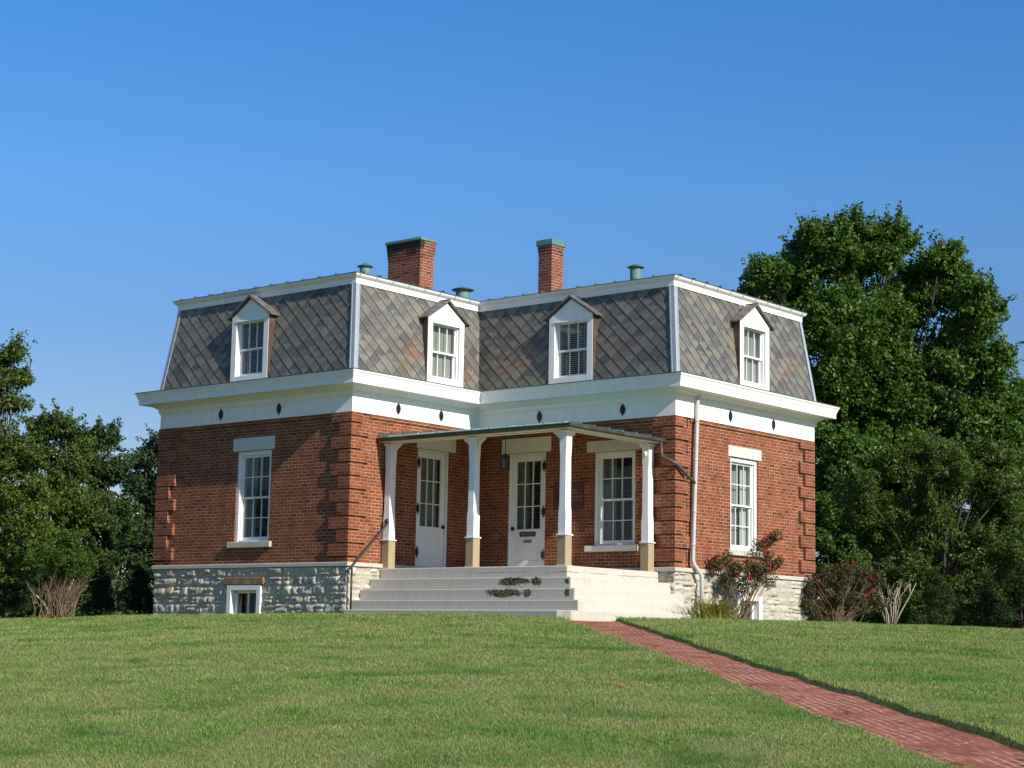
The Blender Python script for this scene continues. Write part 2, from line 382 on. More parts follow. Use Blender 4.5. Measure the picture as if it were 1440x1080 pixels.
# ------------------------------------------------------------------ terrain
F2 = np.array([-.64039246, .76804785]); R2 = np.array([.76804785, .64039246]); C2 = np.array([CAM.x, CAM.y])
def gz(x, y):
    dx = np.asarray(x, float)-C2[0]; dy = np.asarray(y, float)-C2[1]
    q = dx*F2[0]+dy*F2[1]; l = dx*R2[0]+dy*R2[1]
    ls = [-40, -12, -8, -3, 0, 6, 12, 40]
    zp = np.interp(l, ls, [-1.9, -1.30, -1.17, -1.09, -1.08, -1.10, -1.15, -1.6])
    qc = np.interp(l, ls, [46, 42, 40, 36.5, 35, 36, 38, 44])
    pl = -3.27+(zp+3.27)/qc*np.maximum(q, -60)
    k = .12; h = np.clip(.5+.5*(zp-pl)/k, 0, 1)
    z = zp*(1-h)+pl*h-k*h*(1-h)
    return z+.016*np.sin(x*1.7+y*.6)*np.sin(y*1.3-x*.4)+.010*np.sin(x*3.9-y*1.1)*np.sin(y*3.1+x*.9)
PD = np.array([.7164, -.6976]); PN = np.array([.6976, .7164]); T0, T1, S0, S1 = 4.04, 5.10, 3.85, 40.
def ps(s, t): return PD[0]*s+PN[0]*t, PD[1]*s+PN[1]*t
def grow(a, step, lim, f=1.25):
    out = []; x = a
    while abs(x) < lim: x += step; out.append(x); step *= f
    return out
ss = sorted(set([round(x, 3) for x in np.arange(-16, 44, .4)]+[S0-.012, S0, S1, S1+.012]+grow(44, .6, 900)+grow(-16, -.6, 900)))
ts = sorted(set([round(x, 3) for x in np.arange(-22, 30, .4)]+[T0-.02, T0, T1, T1+.02]+grow(30, .6, 900)+grow(-22, -.6, 900)))
gs, gt = np.meshgrid(ss, ts, indexing='ij'); gx, gy = ps(gs, gt); zz = gz(gx, gy)
inp = (gt > T0-.005) & (gt < T1+.005) & (gs > S0-.005) & (gs < S1+.005)
zz = zz-np.where(inp, .085, 0)
V = np.stack([gx.ravel(), gy.ravel(), zz.ravel()], 1); ns, nn = len(ss), len(ts)
I = (np.arange(ns-1)[:, None]*nn+np.arange(nn-1)[None]).ravel()
tag(np_mesh('ground', V, np.stack([I, I+nn, I+nn+1, I+1], 1), M['ground'], smooth=True), kind='structure')
# brick path: a slab bedded a little below the turf
pss = np.arange(S0, 34, .25); ptt = np.linspace(T0+.012, T1-.012, 7)
a, b = np.meshgrid(pss, ptt, indexing='ij'); px_, py_ = ps(a, b)
pz = gz(px_, py_)-.05+.006*np.sin(a*5.1+b*9)*np.sin(a*2.3)
t = NT('path_brick', .85, spec=.25)
uv = t.n('UVMap', uv_map='UVMap').outputs[0]
bt = t.n('TexBrick', offset=.5); t.link(uv, bt.inputs['Vector'])
for k, x in (('Scale', 1), ('Mortar Size', .007), ('Mortar Smooth', .2), ('Bias', 0), ('Brick Width', .205), ('Row Height', .1)): bt.inputs[k].default_value = x
bt.inputs['Color1'].default_value = (0, 0, 0, 1); bt.inputs['Color2'].default_value = (1, 1, 1, 1)
c = t.ramp(bt.outputs['Color'], [(0, (.25, .068, .034)), (.45, (.31, .092, .048)), (.75, (.27, .076, .040)), (.9, (.33, .115, .065)), (1, (.15, .045, .028))])
c = t.mix(.5, c, t.ramp(t.noise(22, 5, .7), [(.3, .7), (.7, 1.3)]), 'MULTIPLY')
c = t.mix(.5, c, t.ramp(t.noise(1.2, 4, .6), [(.3, .75), (.7, 1.25)]), 'MULTIPLY')
mc = t.ramp(t.noise(1.9, 4, .7), [(.36, (.04, .03, .022)), (.44, (.26, .17, .12)), (.54, (.58, .45, .33))])
t.col(t.mix(bt.outputs['Fac'], c, mc))
t.bump(t.math('ADD', t.math('SUBTRACT', 1, bt.outputs['Fac']), t.math('MULTIPLY', t.noise(30, 3, .7), .3)), .008, .8)
V = np.stack([px_.ravel(), py_.ravel(), pz.ravel()], 1); nn = len(ptt)
I = (np.arange(len(pss)-1)[:, None]*nn+np.arange(nn-1)[None]).ravel()
po = np_mesh('path', V, np.stack([I, I+nn, I+nn+1, I+1], 1), t.m, smooth=True)
uvl = po.data.uv_layers.new(name='UVMap'); vi = np.zeros(len(po.data.loops), dtype=np.int32); po.data.loops.foreach_get('vertex_index', vi)
uvs = np.stack([a.ravel()[vi], b.ravel()[vi]], 1); uvl.data.foreach_set('uv', uvs.astype(np.float32).ravel())
tag(po, kind='structure')

# ------------------------------------------------------------------ the house
A_, B_, C_, D_ = 6.26, 4.11, 5.515, 5.67
E_ = B_+D_
house = empty('brick_house', (0, 0, 0), label='red brick house with a slate mansard roof, white cornice and corner porch', cat='house')
def FA(y0): return lambda u, w, z: (u, y0-w, z)
def FB(x0): return lambda u, w, z: (x0+w, u, z)
A1, A2, B1, B2 = FA(0), FA(B_), FB(0), FB(C_)
BACK = lambda u, w, z: (u, E_+w, z)
LEFT = lambda u, w, z: (-A_-w, u, z)
RING = [(-A_, 0, -1, -1), (0, 0, 1, -1), (0, B_, 1, -1), (C_, B_, 1, -1), (C_, E_, 1, 1), (-A_, E_, -1, 1)]
def ring(o, z): return [(x+nx*o, y+ny*o, z) for x, y, nx, ny in RING]
def sweep(mb, prof, cap=False): mb.loft([ring(o, z) for o, z in prof], cap)

# openings: (u0, u1, z0, z1)
OA1 = [(-3.60, -2.47, .487, 2.53)]
OB1 = [(2.10, 3.15, -.1, 2.62)]
OA2 = [(.955, 2.035, -.1, 2.62), (3.385, 4.495, .487, 2.53)]
OB2 = [(6.265, 7.395, .487, 2.53)]
def wall(mb, fr, u0, u1, z0, z1, ops, dep=.24):
    mb.fr = fr
    us = sorted({u0, u1, *[x for o in ops for x in o[:2]]}); zs = sorted({z0, z1, *[x for o in ops for x in o[2:]]})
    us = [x for x in us]; zs = [x for x in zs if z0 <= x <= z1]
    for i in range(len(us)-1):
        for j in range(len(zs)-1):
            a, b, c, d = us[i], us[i+1], zs[j], zs[j+1]
            if any(a >= o[0]-1e-6 and b <= o[1]+1e-6 and c >= o[2]-1e-6 and d <= o[3]+1e-6 for o in ops): continue
            mb.quad((a, 0, c), (b, 0, c), (b, 0, d), (a, 0, d))
    for (a, b, c, d) in ops:
        mb.quad((a, 0, c), (a, -dep, c), (a, -dep, d), (a, 0, d)); mb.quad((b, 0, c), (b, -dep, c), (b, -dep, d), (b, 0, d))
        mb.quad((a, 0, d), (a, -dep, d), (b, -dep, d), (b, 0, d)); mb.quad((a, 0, c), (a, -dep, c), (b, -dep, c), (b, 0, c))
    mb.fr = None
ZW0, ZW1 = -.1, 3.3
mb = MB()
wall(mb, A1, -A_, 0, ZW0, ZW1, OA1); wall(mb, B1, 0, B_, ZW0, ZW1, OB1)
wall(mb, A2, 0, C_, ZW0, ZW1, OA2); wall(mb, B2, B_, E_, ZW0, ZW1, OB2)
wall(mb, BACK, -A_, C_, ZW0, ZW1, []); wall(mb, LEFT, 0, E_, ZW0, ZW1, [])
bw = mb.build('brick_wall', M['brick'], house)
# corbelled top band between the quoins
mb = MB()
for fr, u0, u1 in ((A1, -A_+.6, -.57), (B1, .55, B_-.03), (A2, .03, C_-.57), (B2, B_+.55, E_-.6)):
    mb.fr = fr; mb.box(u0, u1, -.01, .028, 3.115, 3.205)
mb.build('brick_band', M['quoin'], bw)
# quoins: long and short blocks, each with a sunk bed joint under it
def quoins(fr, corner, sgn, first_long, pr=.05, hi=.55, lo_=.31, dash=False):
    mb = MB(fr); z = .10; k = 0
    mb.box(min(corner, corner+sgn*.3), max(corner, corner+sgn*.3), -.01, pr-.02, 0, .085)
    while z < 3.15:
        long = (k % 2 == 0) == first_long; ln = hi if long else lo_
        z1 = min(z+.286, 3.2)
        a, b = (corner-sgn*(pr), corner+sgn*ln); 
        mb.box(min(a, b), max(a, b), -.02, pr, z+.03, z1)
        a2 = corner+sgn*(ln-.03)
        mb.box(min(corner-sgn*(pr-.035), a2), max(corner-sgn*(pr-.035), a2), -.02, pr-.045, z-.002, z+.03)
        if dash and long: mb.box(min(corner+sgn*(ln-.14), corner+sgn*(ln-.03)), max(corner+sgn*(ln-.14), corner+sgn*(ln-.03)), -.01, .022, z-.075, z-.02)
        z += .286; k += 1
    return mb.build('quoin', M['quoin'], bw, bevel=.006, seg=1)
quoins(A1, -A_, 1, True, .068, .60, .40)
mbq = None
def quoins_corner(x0, y0):
    """one object wrapping the outer corner: A face (-y) to the left, B face (+x) to the back"""
    mb = MB(); z = .10; k = 0; pr = .06
    while z < 3.15:
        longA = k % 2 == 0
        la, lb = (.545, .28) if longA else (.315, .49)
        z1 = min(z+.286, 3.2)
        def L(za, zb, p, cut):
            poly = [(x0+p, y0-p), (x0+p, y0+lb-cut), (x0-.02, y0+lb-cut), (x0-.02, y0+.02), (x0-la+cut, y0+.02), (x0-la+cut, y0-p)]
            mb.prism(poly, 2, za, zb)
        L(z+.032, z1, pr, 0); L(z-.002, z+.032, pr-.052, .04)
        if not longA: mb.box(x0-.01, x0+.024, y0+lb-.16, y0+lb-.05, z-.07, z-.022)
        z += .286; k += 1
    mb.prism([(x0+.02, y0-.02), (x0+.02, y0+.28), (x0-.02, y0+.28), (x0-.02, y0+.02), (x0-.3, y0+.02), (x0-.3, y0-.02)], 2, 0, .098)
    return mb.build('quoin', M['quoin'], bw, bevel=.006, seg=1)
quoins_corner(0, 0); quoins_corner(C_, B_)
quoins(B2, E_, -1, True, .05, .60, .39)
# dark strips for joints beside right wall quoins, recess shade put into colour
M['joint_shade'] = simple('joint_shade', (.035, .02, .015), .95, .3, 20, 0)
z = .10; k = 0
while z < 3.1:
    mb = MB(B2); z1 = min(z+.286, 3.2); e = E_-(.60 if k % 2 == 0 else .39)
    for bx_ in [(e-.030, e-.001, -.005, .004, z+.01, z1-.01)]+([(e, e+.21, -.005, .006, z-.028, z-.003), (B_+.44, B_+.475, -.005, .004, z+.02, z1-.02)] if k % 2 == 0 else []):
        mb = MB(B2); mb.box(*bx_); mb.build('joint_shade', M['joint_shade'], bw)
    z += .286; k += 1

# interior: floor, ceiling, dark back walls so that rooms read dark
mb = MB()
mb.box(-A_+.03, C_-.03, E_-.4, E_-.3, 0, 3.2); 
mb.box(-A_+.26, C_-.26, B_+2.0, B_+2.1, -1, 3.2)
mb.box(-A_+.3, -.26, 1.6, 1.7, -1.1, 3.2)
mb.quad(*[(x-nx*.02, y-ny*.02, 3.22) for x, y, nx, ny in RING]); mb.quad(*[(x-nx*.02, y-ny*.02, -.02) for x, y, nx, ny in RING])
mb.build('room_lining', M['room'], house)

# foundation: rough-faced stones over a mortar core, cut-stone course on top
FO = .045
mb = MB()
cuts = [(A1, -A_, 0, [(-3.66, -2.60, -1.4, -.47)]), (B1, 0, B_, []), (A2, 0, C_, []), (B2, B_, E_, [(6.44, 7.44, -1.4, -.50)])]
core = MB()
def corewall(fr, u0, u1, ops):
    core.fr = (lambda u, w, z: fr(u, w+.020, z)); wall(core, core.fr, u0, u1, -1.6, -.07, ops, .3)
q = .020
corewall(A1, -A_-q, q, cuts[0][3]); corewall(B1, -q, B_-q, []); corewall(A2, q, C_+q, []); corewall(B2, B_-q, E_+q, cuts[3][3])
corewall(BACK, -A_-q, C_+q, []); corewall(LEFT, -q, E_+q, [])
fnd = core.build('foundation', M['mortar'], house)
Vs, Fs = [], []; nvt = 0
def stone(fr, u0, u1, z0, z1):
    """one pillowed, hacked block"""
    global nvt
    nu = max(4, int((u1-u0)/.03)); nz = max(4, int((z1-z0)/.03))
    uu = np.linspace(u0, u1, nu+1); zv = np.linspace(z0, z1, nz+1); U, Z = np.meshgrid(uu, zv, indexing='ij')
    eu = np.minimum((U-u0), (u1-U)); ez = np.minimum((Z-z0), (z1-Z)); e = np.minimum(eu, ez)
    s = rnd.uniform(.005, .018)
    Wd = .012+(FO-.020+s)*np.clip(e/.028, 0, 1)**.5
    inner = e > 1e-6
    ns_ = rng.normal(0, .006, U.shape); 
    # two or three chisel facets
    for _ in range(5):
        cu, cz = rnd.uniform(u0, u1), rnd.uniform(z0, z1); an = rnd.uniform(0, 6.28); 
        ns_ += np.clip(((U-cu)*math.cos(an)+(Z-cz)*math.sin(an))*rnd.uniform(.08, .34), -.009, .009)
    Wd = Wd+np.where(inner, ns_, 0)
    U = U+np.where(inner, 0, rng.normal(0, .0035, U.shape)); Z = Z+np.where(inner, 0, rng.normal(0, .0035, Z.shape))
    pts = np.array([fr(a, b, c) for a, b, c in zip(U.ravel(), Wd.ravel(), Z.ravel())]); Vs.append(pts)
    I = (np.arange(nu)[:, None]*(nz+1)+np.arange(nz)[None]).ravel()+nvt
    Fs.append(np.stack([I, I+nz+1, I+nz+2, I+1], 1)); nvt += len(pts)
def stones(fr, u0, u1, ops, tall=False):
    z = -.085
    while z > -1.5:
        h = rnd.choice([.12, .17, .20, .22, .15]); 
        u = u0
        while u < u1:
            ln = rnd.uniform(.14, .40)*(1.15 if h > .18 else 1)
            if u1-(u+ln) < .15: ln = u1-u
            a, b = u+.005, u+ln-.005
            split = rnd.random() < .42 and h > .16; kf = rnd.choice([.35, .45, .6])
            parts = [(z-h+.007, z-.007)] if not split else [(z-h*kf+.005, z-.007), (z-h+.007, z-h*kf-.006)]
            for (c, d) in parts:
                segs = [(a, b)]
                for (o0, o1, p0, p1) in ops:
                    if d > p0 and c < p1+.12:
                        o0_, o1_ = (o0-.0, o1+.0) if c < p1-.02 else (o0-.12, o1+.12)
                        new = []
                        for (x, y) in segs:
                            if y <= o0_ or x >= o1_: new.append((x, y)); continue
                            if x < o0_-.05: new.append((x, o0_-.008))
                            if y > o1_+.05: new.append((o1_+.008, y))
                        segs = new
                for (x, y) in segs:
                    if y-x > .05: stone(fr, x, y, c, d)
            u += ln
        z -= h
stones(A1, -A_-.03, .035, cuts[0][3]); stones(B1, -.035, B_, []); stones(A2, 0, C_+.035, []); stones(B2, B_-.035, E_+.03, cuts[3][3])
so = np_mesh('foundation_stone', np.concatenate(Vs), np.concatenate(Fs), M['stone'], fnd)
# water table
mb = MB(); sweep(mb, [(-.02, -.085), (.078, -.085), (.080, -.012), (.070, 0), (-.02, .004)])
mb.build('water_table', M['limestone'], house, bevel=.004, seg=1)
mb = MB(A1); mb.box(-3.80, -2.50, -.1, .085, -.462, -.30); mb.build('lintel', M['brown_stone'], fnd, bevel=.012)

# frieze and cornice
mb = MB(); sweep(mb, [(-.02, 3.198), (.045, 3.2), (.045, 3.535), (-.02, 3.536)])
mb.build('frieze', M['white'], house, bevel=.003, seg=1)
mb = MB(); sweep(mb, [(.0, 3.533), (.058, 3.535), (.062, 3.56), (.078, 3.575), (.084, 3.60), (.084, 3.655), (.11, 3.665), (.15, 3.70), (.20, 3.725), (.22, 3.745),
                      (.395, 3.765), (.405, 3.755), (.415, 3.757), (.415, 3.862), (.425, 3.868), (.427, 3.895), (.437, 3.902), (.445, 3.93), (.455, 3.965), (.472, 3.992), (.478, 4.0), (.480, 4.03)])
mb.build('cornice', M['white'], house)
mb = MB(); sweep(mb, [(.478, 4.029), (.490, 4.031), (.492, 4.047), (.05, 4.118), (0, 4.118)])
mb.build('cornice_flashing', M['roof_metal'], house)

# anchor plates (spindle shaped, dark iron)
def anchor(fr, u, z=3.41):
    mb = MB(fr); n = 24; pl = []
    for k in range(n):
        t_ = k/n*2*math.pi; y = math.sin(t_)
        hw = .062*math.sqrt(max(0, 1-min(1, abs(y)/.74)**2))+.008*(1-abs(y))
        pl.append((u+(hw if math.cos(t_) > 0 else -hw), z+.148*y))
    mb.prism([(p[0], p[1]) for p in pl], 1, .044, .062)
    mb.box(u-.012, u+.012, .06, .078, z-.05, z+.05); mb.box(u-.03, u+.03, .06, .07, z-.012, z+.012)
    mb.build('anchor_plate', M['iron'], house)
for fr, us_ in ((A1, (-4.16, -2.23)), (B1, (1.378, 2.785)), (A2, (1.87, 4.18)), (B2, (6.18, 7.98))):
    for u in us_: anchor(fr, u)

# mansard
MO, ZB, MT, ZT = .065, 4.115, -.19, 6.06
mb = MB()
def under(fr, u0, u1, d0, d1, uc=None):
    mb.fr = fr; k = (5.52-ZB)/(ZT-ZB); w0, w1 = MO-.012, MT-.012; wk = w0+(w1-w0)*k
    if uc is None: mb.quad((u0, w0, ZB), (u1, w0, ZB), (u1+d1, w1, ZT), (u0+d0, w1, ZT)); return
    mb.quad((u0, w0, ZB), (uc-.6, w0, ZB), (uc-.6, wk, 5.52), (u0+d0*k, wk, 5.52)); mb.quad((uc+.6, w0, ZB), (u1, w0, ZB), (u1+d1*k, wk, 5.52), (uc+.6, wk, 5.52))
    mb.quad((u0+d0*k, wk, 5.52), (u1+d1*k, wk, 5.52), (u1+d1, w1, ZT), (u0+d0, w1, ZT))
_d = MO-MT; DORM = {'A1': -3.25, 'A2': 2.75, 'B1': 2.86, 'B2': 7.14}
FAC = [(A1, -A_-MO, MO, _d, -_d, DORM['A1']), (B1, -MO, B_-MO, _d, _d, DORM['B1']), (A2, MO, C_+MO, -_d, -_d, DORM['A2']), (B2, B_-MO, E_+MO, _d, -_d, DORM['B2']), (BACK, -A_-MO, C_+MO, _d, -_d, None), (LEFT, -MO, E_+MO, _d, -_d, None)]
for q in FAC: under(*q)
mb.fr = None
mansard = mb.build('mansard_roof', M['under'], house)
def slates(fr, u0, u1, du0, du1, ud=None):
    """u0,u1: base ends; du: how far the ends move by the top (sign = inward)"""
    H = math.hypot(ZT-ZB, MO-MT); wd, hd = .335, .31
    bm = bmesh.new(); uvl_ = bm.loops.layers.uv.new('UVMap')
    sl = (MT-MO)/H; sz = (ZT-ZB)/H
    nx_, nz_ = (ZT-ZB)/H, -(MT-MO)/H
    rows = int(H/(hd/2))+2
    for r in range(-1, rows):
        s0 = r*hd/2
        for c in range(-2, int((max(u1, u1+du1)-min(u0, u0+du0))/wd)+3):
            uc = min(u0, u0+du0)+(c+(r % 2)*.5)*wd
            jt = rnd.uniform(-.002, .003)
            g = .0055
            pts = []
            for (a, b, hgt) in ((0, hd/2-g, .001), (wd/2-g, 0, .010), (0, -hd/2+g, .019+jt), (-wd/2+g, 0, .010)):
                s = s0+b; pts.append((uc+a, s, hgt))
            vs = [bm.verts.new((p[0], p[1], p[2])) for p in pts]
            lows = [bm.verts.new((p[0], p[1], -.01)) for p in (pts[1], pts[2], pts[3])]
            f0 = bm.faces.new(vs)
            for l_, q_ in zip(f0.loops, ((.5, 1), (1, .5), (.5, 0), (0, .5))): l_[uvl_].uv = q_
            bm.faces.new([vs[1], vs[2], lows[1], lows[0]]); bm.faces.new([vs[2], vs[3], lows[2], lows[1]])
    def cut(co, no):
        g_ = bm.verts[:]+bm.edges[:]+bm.faces[:]
        bmesh.ops.bisect_plane(bm, geom=g_, plane_co=co, plane_no=no, clear_outer=True)
    cut((0, 0.004, 0), (0, -1, 0)); cut((0, H, 0), (0, 1, 0))
    cut((u0, 0, 0), Vector((-H, du0, 0)).normalized()); cut((u1, 0, 0), Vector((H, -du1, 0)).normalized())
    if ud is not None:      # the dormer's opening
        def split(co, no):
            g_ = bm.verts[:]+bm.edges[:]+bm.faces[:]; bmesh.ops.bisect_plane(bm, geom=g_, plane_co=co, plane_no=no)
        split((ud-.60, 0, 0), (1, 0, 0)); split((ud+.60, 0, 0), (1, 0, 0)); top = (5.52-ZB)/(ZT-ZB)*H; split((0, top, 0), (0, 1, 0))
        dead = [f for f in bm.faces if abs(f.calc_center_median().x-ud) < .60 and f.calc_center_median().y < top]
        bmesh.ops.delete(bm, geom=dead, context='FACES')
    for v_ in bm.verts:
        u, s, h_ = v_.co; w_ = MO+sl*s+nx_*h_; z_ = ZB+sz*s+nz_*h_
        v_.co = fr(u, w_, z_)
    me = bpy.data.meshes.new('slate_facet'); bm.to_mesh(me); bm.free(); me.materials.append(M['slate'])
    o = bpy.data.objects.new('slate_facet', me); COL.objects.link(o); o.parent = mansard
for q in FAC: slates(*q)
# hip and valley strips
def strip(fr, ub, ut, wdt, sgn, name='hip_flashing', mat='trim_metal'):
    mb = MB(fr)
    for (e0, e1, lift) in ((0, wdt, .026), (wdt-.028, wdt, .036)):
        pts = []
        for (uu, w_, z_) in ((ub, MO, ZB-.01), (ut, MT, ZT+.01)):
            pts.append([(uu+sgn*e0, w_-.005, z_), (uu+sgn*e1, w_-.005, z_), (uu+sgn*e1, w_+lift, z_), (uu+sgn*e0-(.02*sgn if e0 == 0 else 0), w_+lift, z_)])
        mb.loft(pts)
    mb.build(name, M[mat], mansard)
for fr, ub, ut, sg in ((A1, -A_-MO, -A_-MT, 1), (A1, MO, MT, -1), (B1, -MO, -MT, 1), (A2, C_+MO, C_+MT, -1), (B2, B_-MO, B_-MT, 1), (B2, E_+MO, E_+MT, -1), (LEFT, -MO, -MT, 1), (LEFT, E_+MO, E_+MT, -1)):
    strip(fr, ub, ut, .10, sg)
# top fascia, deck roof with seams
mb = MB(); sweep(mb, [(MT-.03, ZT-.02), (MT+.035, ZT-.015), (MT+.035, ZT+.10), (MT+.05, ZT+.115), (-.105, ZT+.14), (-.085, ZT+.165), (-.075, ZT+.19), (-.072, ZT+.205)])
mb.build('roof_fascia', M['white'], house)
mb = MB(); sweep(mb, [(-.10, ZT+.203), (-.060, ZT+.203), (-.058, ZT+.216), (-1.9, ZT+.33)])
mb.quad(*ring(-1.9, ZT+.33)); 
u = -A_+.3
def seam(fr, u, L): mb.fr = fr; L = max(.1, min(1.8, L)); za = ZT+.216+.062*(L-.06); mb.add([(u-.012, -.052, ZT+.208), (u+.012, -.052, ZT+.208), (u+.012, -.045, ZT+.252), (u-.012, -.045, ZT+.252), (u-.012, -L, za-.01), (u+.012, -L, za-.01), (u+.012, -L, za+.022), (u-.012, -L, za+.022)], [[0,1,2,3],[4,5,6,7],[0,1,5,4],[1,2,6,5],[2,3,7,6],[3,0,4,7]])
for fr, a, b, l_, h_ in ((A1, -A_+.35, -.3, -A_, 0), (B1, .3, B_-.2, 0, 99), (A2, .2, C_-.3, -99, C_), (B2, B_+.3, E_-.3, B_, E_)):
    u = a
    while u < b: seam(fr, u, min(u-l_, h_-u)); u += .52
mb.fr = None
mb.build('deck_roof', M['roof_metal'], house)
for fr, a, b in ((B1, .2, B_-.1), (B2, B_+.2, E_-.1)):     # gutter straps on the sunny sides
    u = a
    while u < b:
        k_ = MB(fr); k_.box(u-.009, u+.009, -.085, -.062, ZT+.155, ZT+.206); k_.build('gutter_strap', M['trim_metal'], house); u += .52

# ------------------------------------------------------------------ windows, doors
def pane_grid(mb, u0, u1, z0, z1, w0, w1, cols, rows, st=.045, mun=.016, top=None, bot=None):
    top = top or st; bot = bot or st
    mb.box(u0, u0+st, w0, w1, z0, z1); mb.box(u1-st, u1, w0, w1, z0, z1)
    mb.box(u0+st, u1-st, w0, w1, z1-top, z1); mb.box(u0+st, u1-st, w0, w1, z0, z0+bot)
    a, b, c, d = u0+st, u1-st, z0+bot, z1-top
    for i in range(1, cols):
        x = a+(b-a)*i/cols; mb.box(x-mun/2, x+mun/2, w0+.004, w1-.003, c, d)
    for j in range(1, rows):
        y = c+(d-c)*j/rows; mb.box(a, b, w0+.006, w1-.005, y-mun/2, y+mun/2)
def blinds(fr, u0, u1, z0, z1, w, parent, tilt=.6, name='blind'):
    mb = MB(fr); z = z1
    while z > z0:
        dz = .022*math.sin(tilt); dw = .022*math.cos(tilt)
        mb.add([(u0, w-dw, z+dz), (u1, w-dw, z+dz), (u1, w+dw, z-dz), (u0, w+dw, z-dz)], [[0, 1, 2, 3]]); z -= .045
    for u in (u0+.18, u1-.18): mb.box(u-.006, u+.006, w+.022, w+.024, z0, z1)
    mb.build(name, M['blind'], parent)
def curtain(fr, u0, u1, z0, z1, w, parent, name='curtain', mat='curtain'):
    mb = MB(fr); n = 26; a = [(u0+(u1-u0)*i/n, w+.022*math.sin(i*1.45+u0)) for i in range(n+1)]
    for i in range(n): mb.quad((a[i][0], a[i][1], z0), (a[i+1][0], a[i+1][1], z0), (a[i+1][0], a[i+1][1], z1), (a[i][0], a[i][1], z1))
    mb.build(name, M[mat], parent, smooth=True)
def glass(fr, u0, u1, z0, z1, w, parent):
    mb = MB(fr); mb.quad((u0, w, z0), (u1, w, z0), (u1, w, z1), (u0, w, z1)); mb.build('pane', M['glass'], parent)
def window(fr, u0, u1, z0, z1, side, lint, sill, white='white', cside=1):
    mb = MB(fr); cw = .085
    # brick-mould casing set just inside the wall face, then the box frame behind it
    mb.box(u0+.002, u0+cw, -.235, -.035, z0+.002, z1-.002); mb.box(u1-cw, u1-.002, -.235, -.035, z0+.002, z1-.002)
    mb.box(u0+cw, u1-cw, -.235, -.037, z1-.10, z1-.003); mb.box(u0+cw, u1-cw, -.235, -.05, z0+.003, z0+.045)
    mb.box(u0+cw, u0+cw+.03, -.232, -.085, z0+.045, z1-.1); mb.box(u1-cw-.03, u1-cw, -.232, -.085, z0+.045, z1-.1)
    wn = mb.build('window', M[white], house, bevel=.004, seg=1)
    a, b, c, d = u0+cw+.032, u1-cw-.032, z0+.047, z1-.103; mid = (c+d)/2
    mb = MB(fr); pane_grid(mb, a, b, mid-.02, d, -.135, -.10, 3, 2, .04, .017, top=.045, bot=.04); mb.build('sash', M[white], wn)
    mb = MB(fr); pane_grid(mb, a, b, c, mid+.02, -.178, -.142, 3, 2, .04, .017, top=.04, bot=.07); mb.build('sash', M[white], wn)
    glass(fr, a+.01, b-.01, mid, d-.01, -.118, wn); glass(fr, a+.01, b-.01, c+.01, mid, -.160, wn)
    if cside == 1: curtain(fr, a-.02, a+(b-a)*.36, c, d, -.24, wn); blinds(fr, a+(b-a)*.30, b+.03, c, d, -.29, wn, side)
    else: curtain(fr, b-(b-a)*.33, b+.02, c, d, -.24, wn, mat='blind'); blinds(fr, a-.03, b-(b-a)*.28, c, d, -.29, wn, side)
    mb = MB(fr); mb.box(lint[0], lint[1], -.05, .018, z1, lint[2]); mb.build('lintel', M['lintel'], wn, bevel=.008)
    mb = MB(fr); mb.box(sill[0], sill[1], -.12, .065, .36, z0); mb.build('sill', M['limestone'] if fr is not A2 else M['cream'], wn, bevel=.01)
    return wn
window(A1, *OA1[0], .15, (-3.735, -2.375, 2.825), (-3.77, -2.365))
window(A2, *OA2[1], .15, (3.19, 4.655, 2.77), (3.19, 4.585), cside=1)
window(B2, *OB2[0], -.95, (6.165, 7.525, 2.77), (6.13, 7.53), cside=-1)

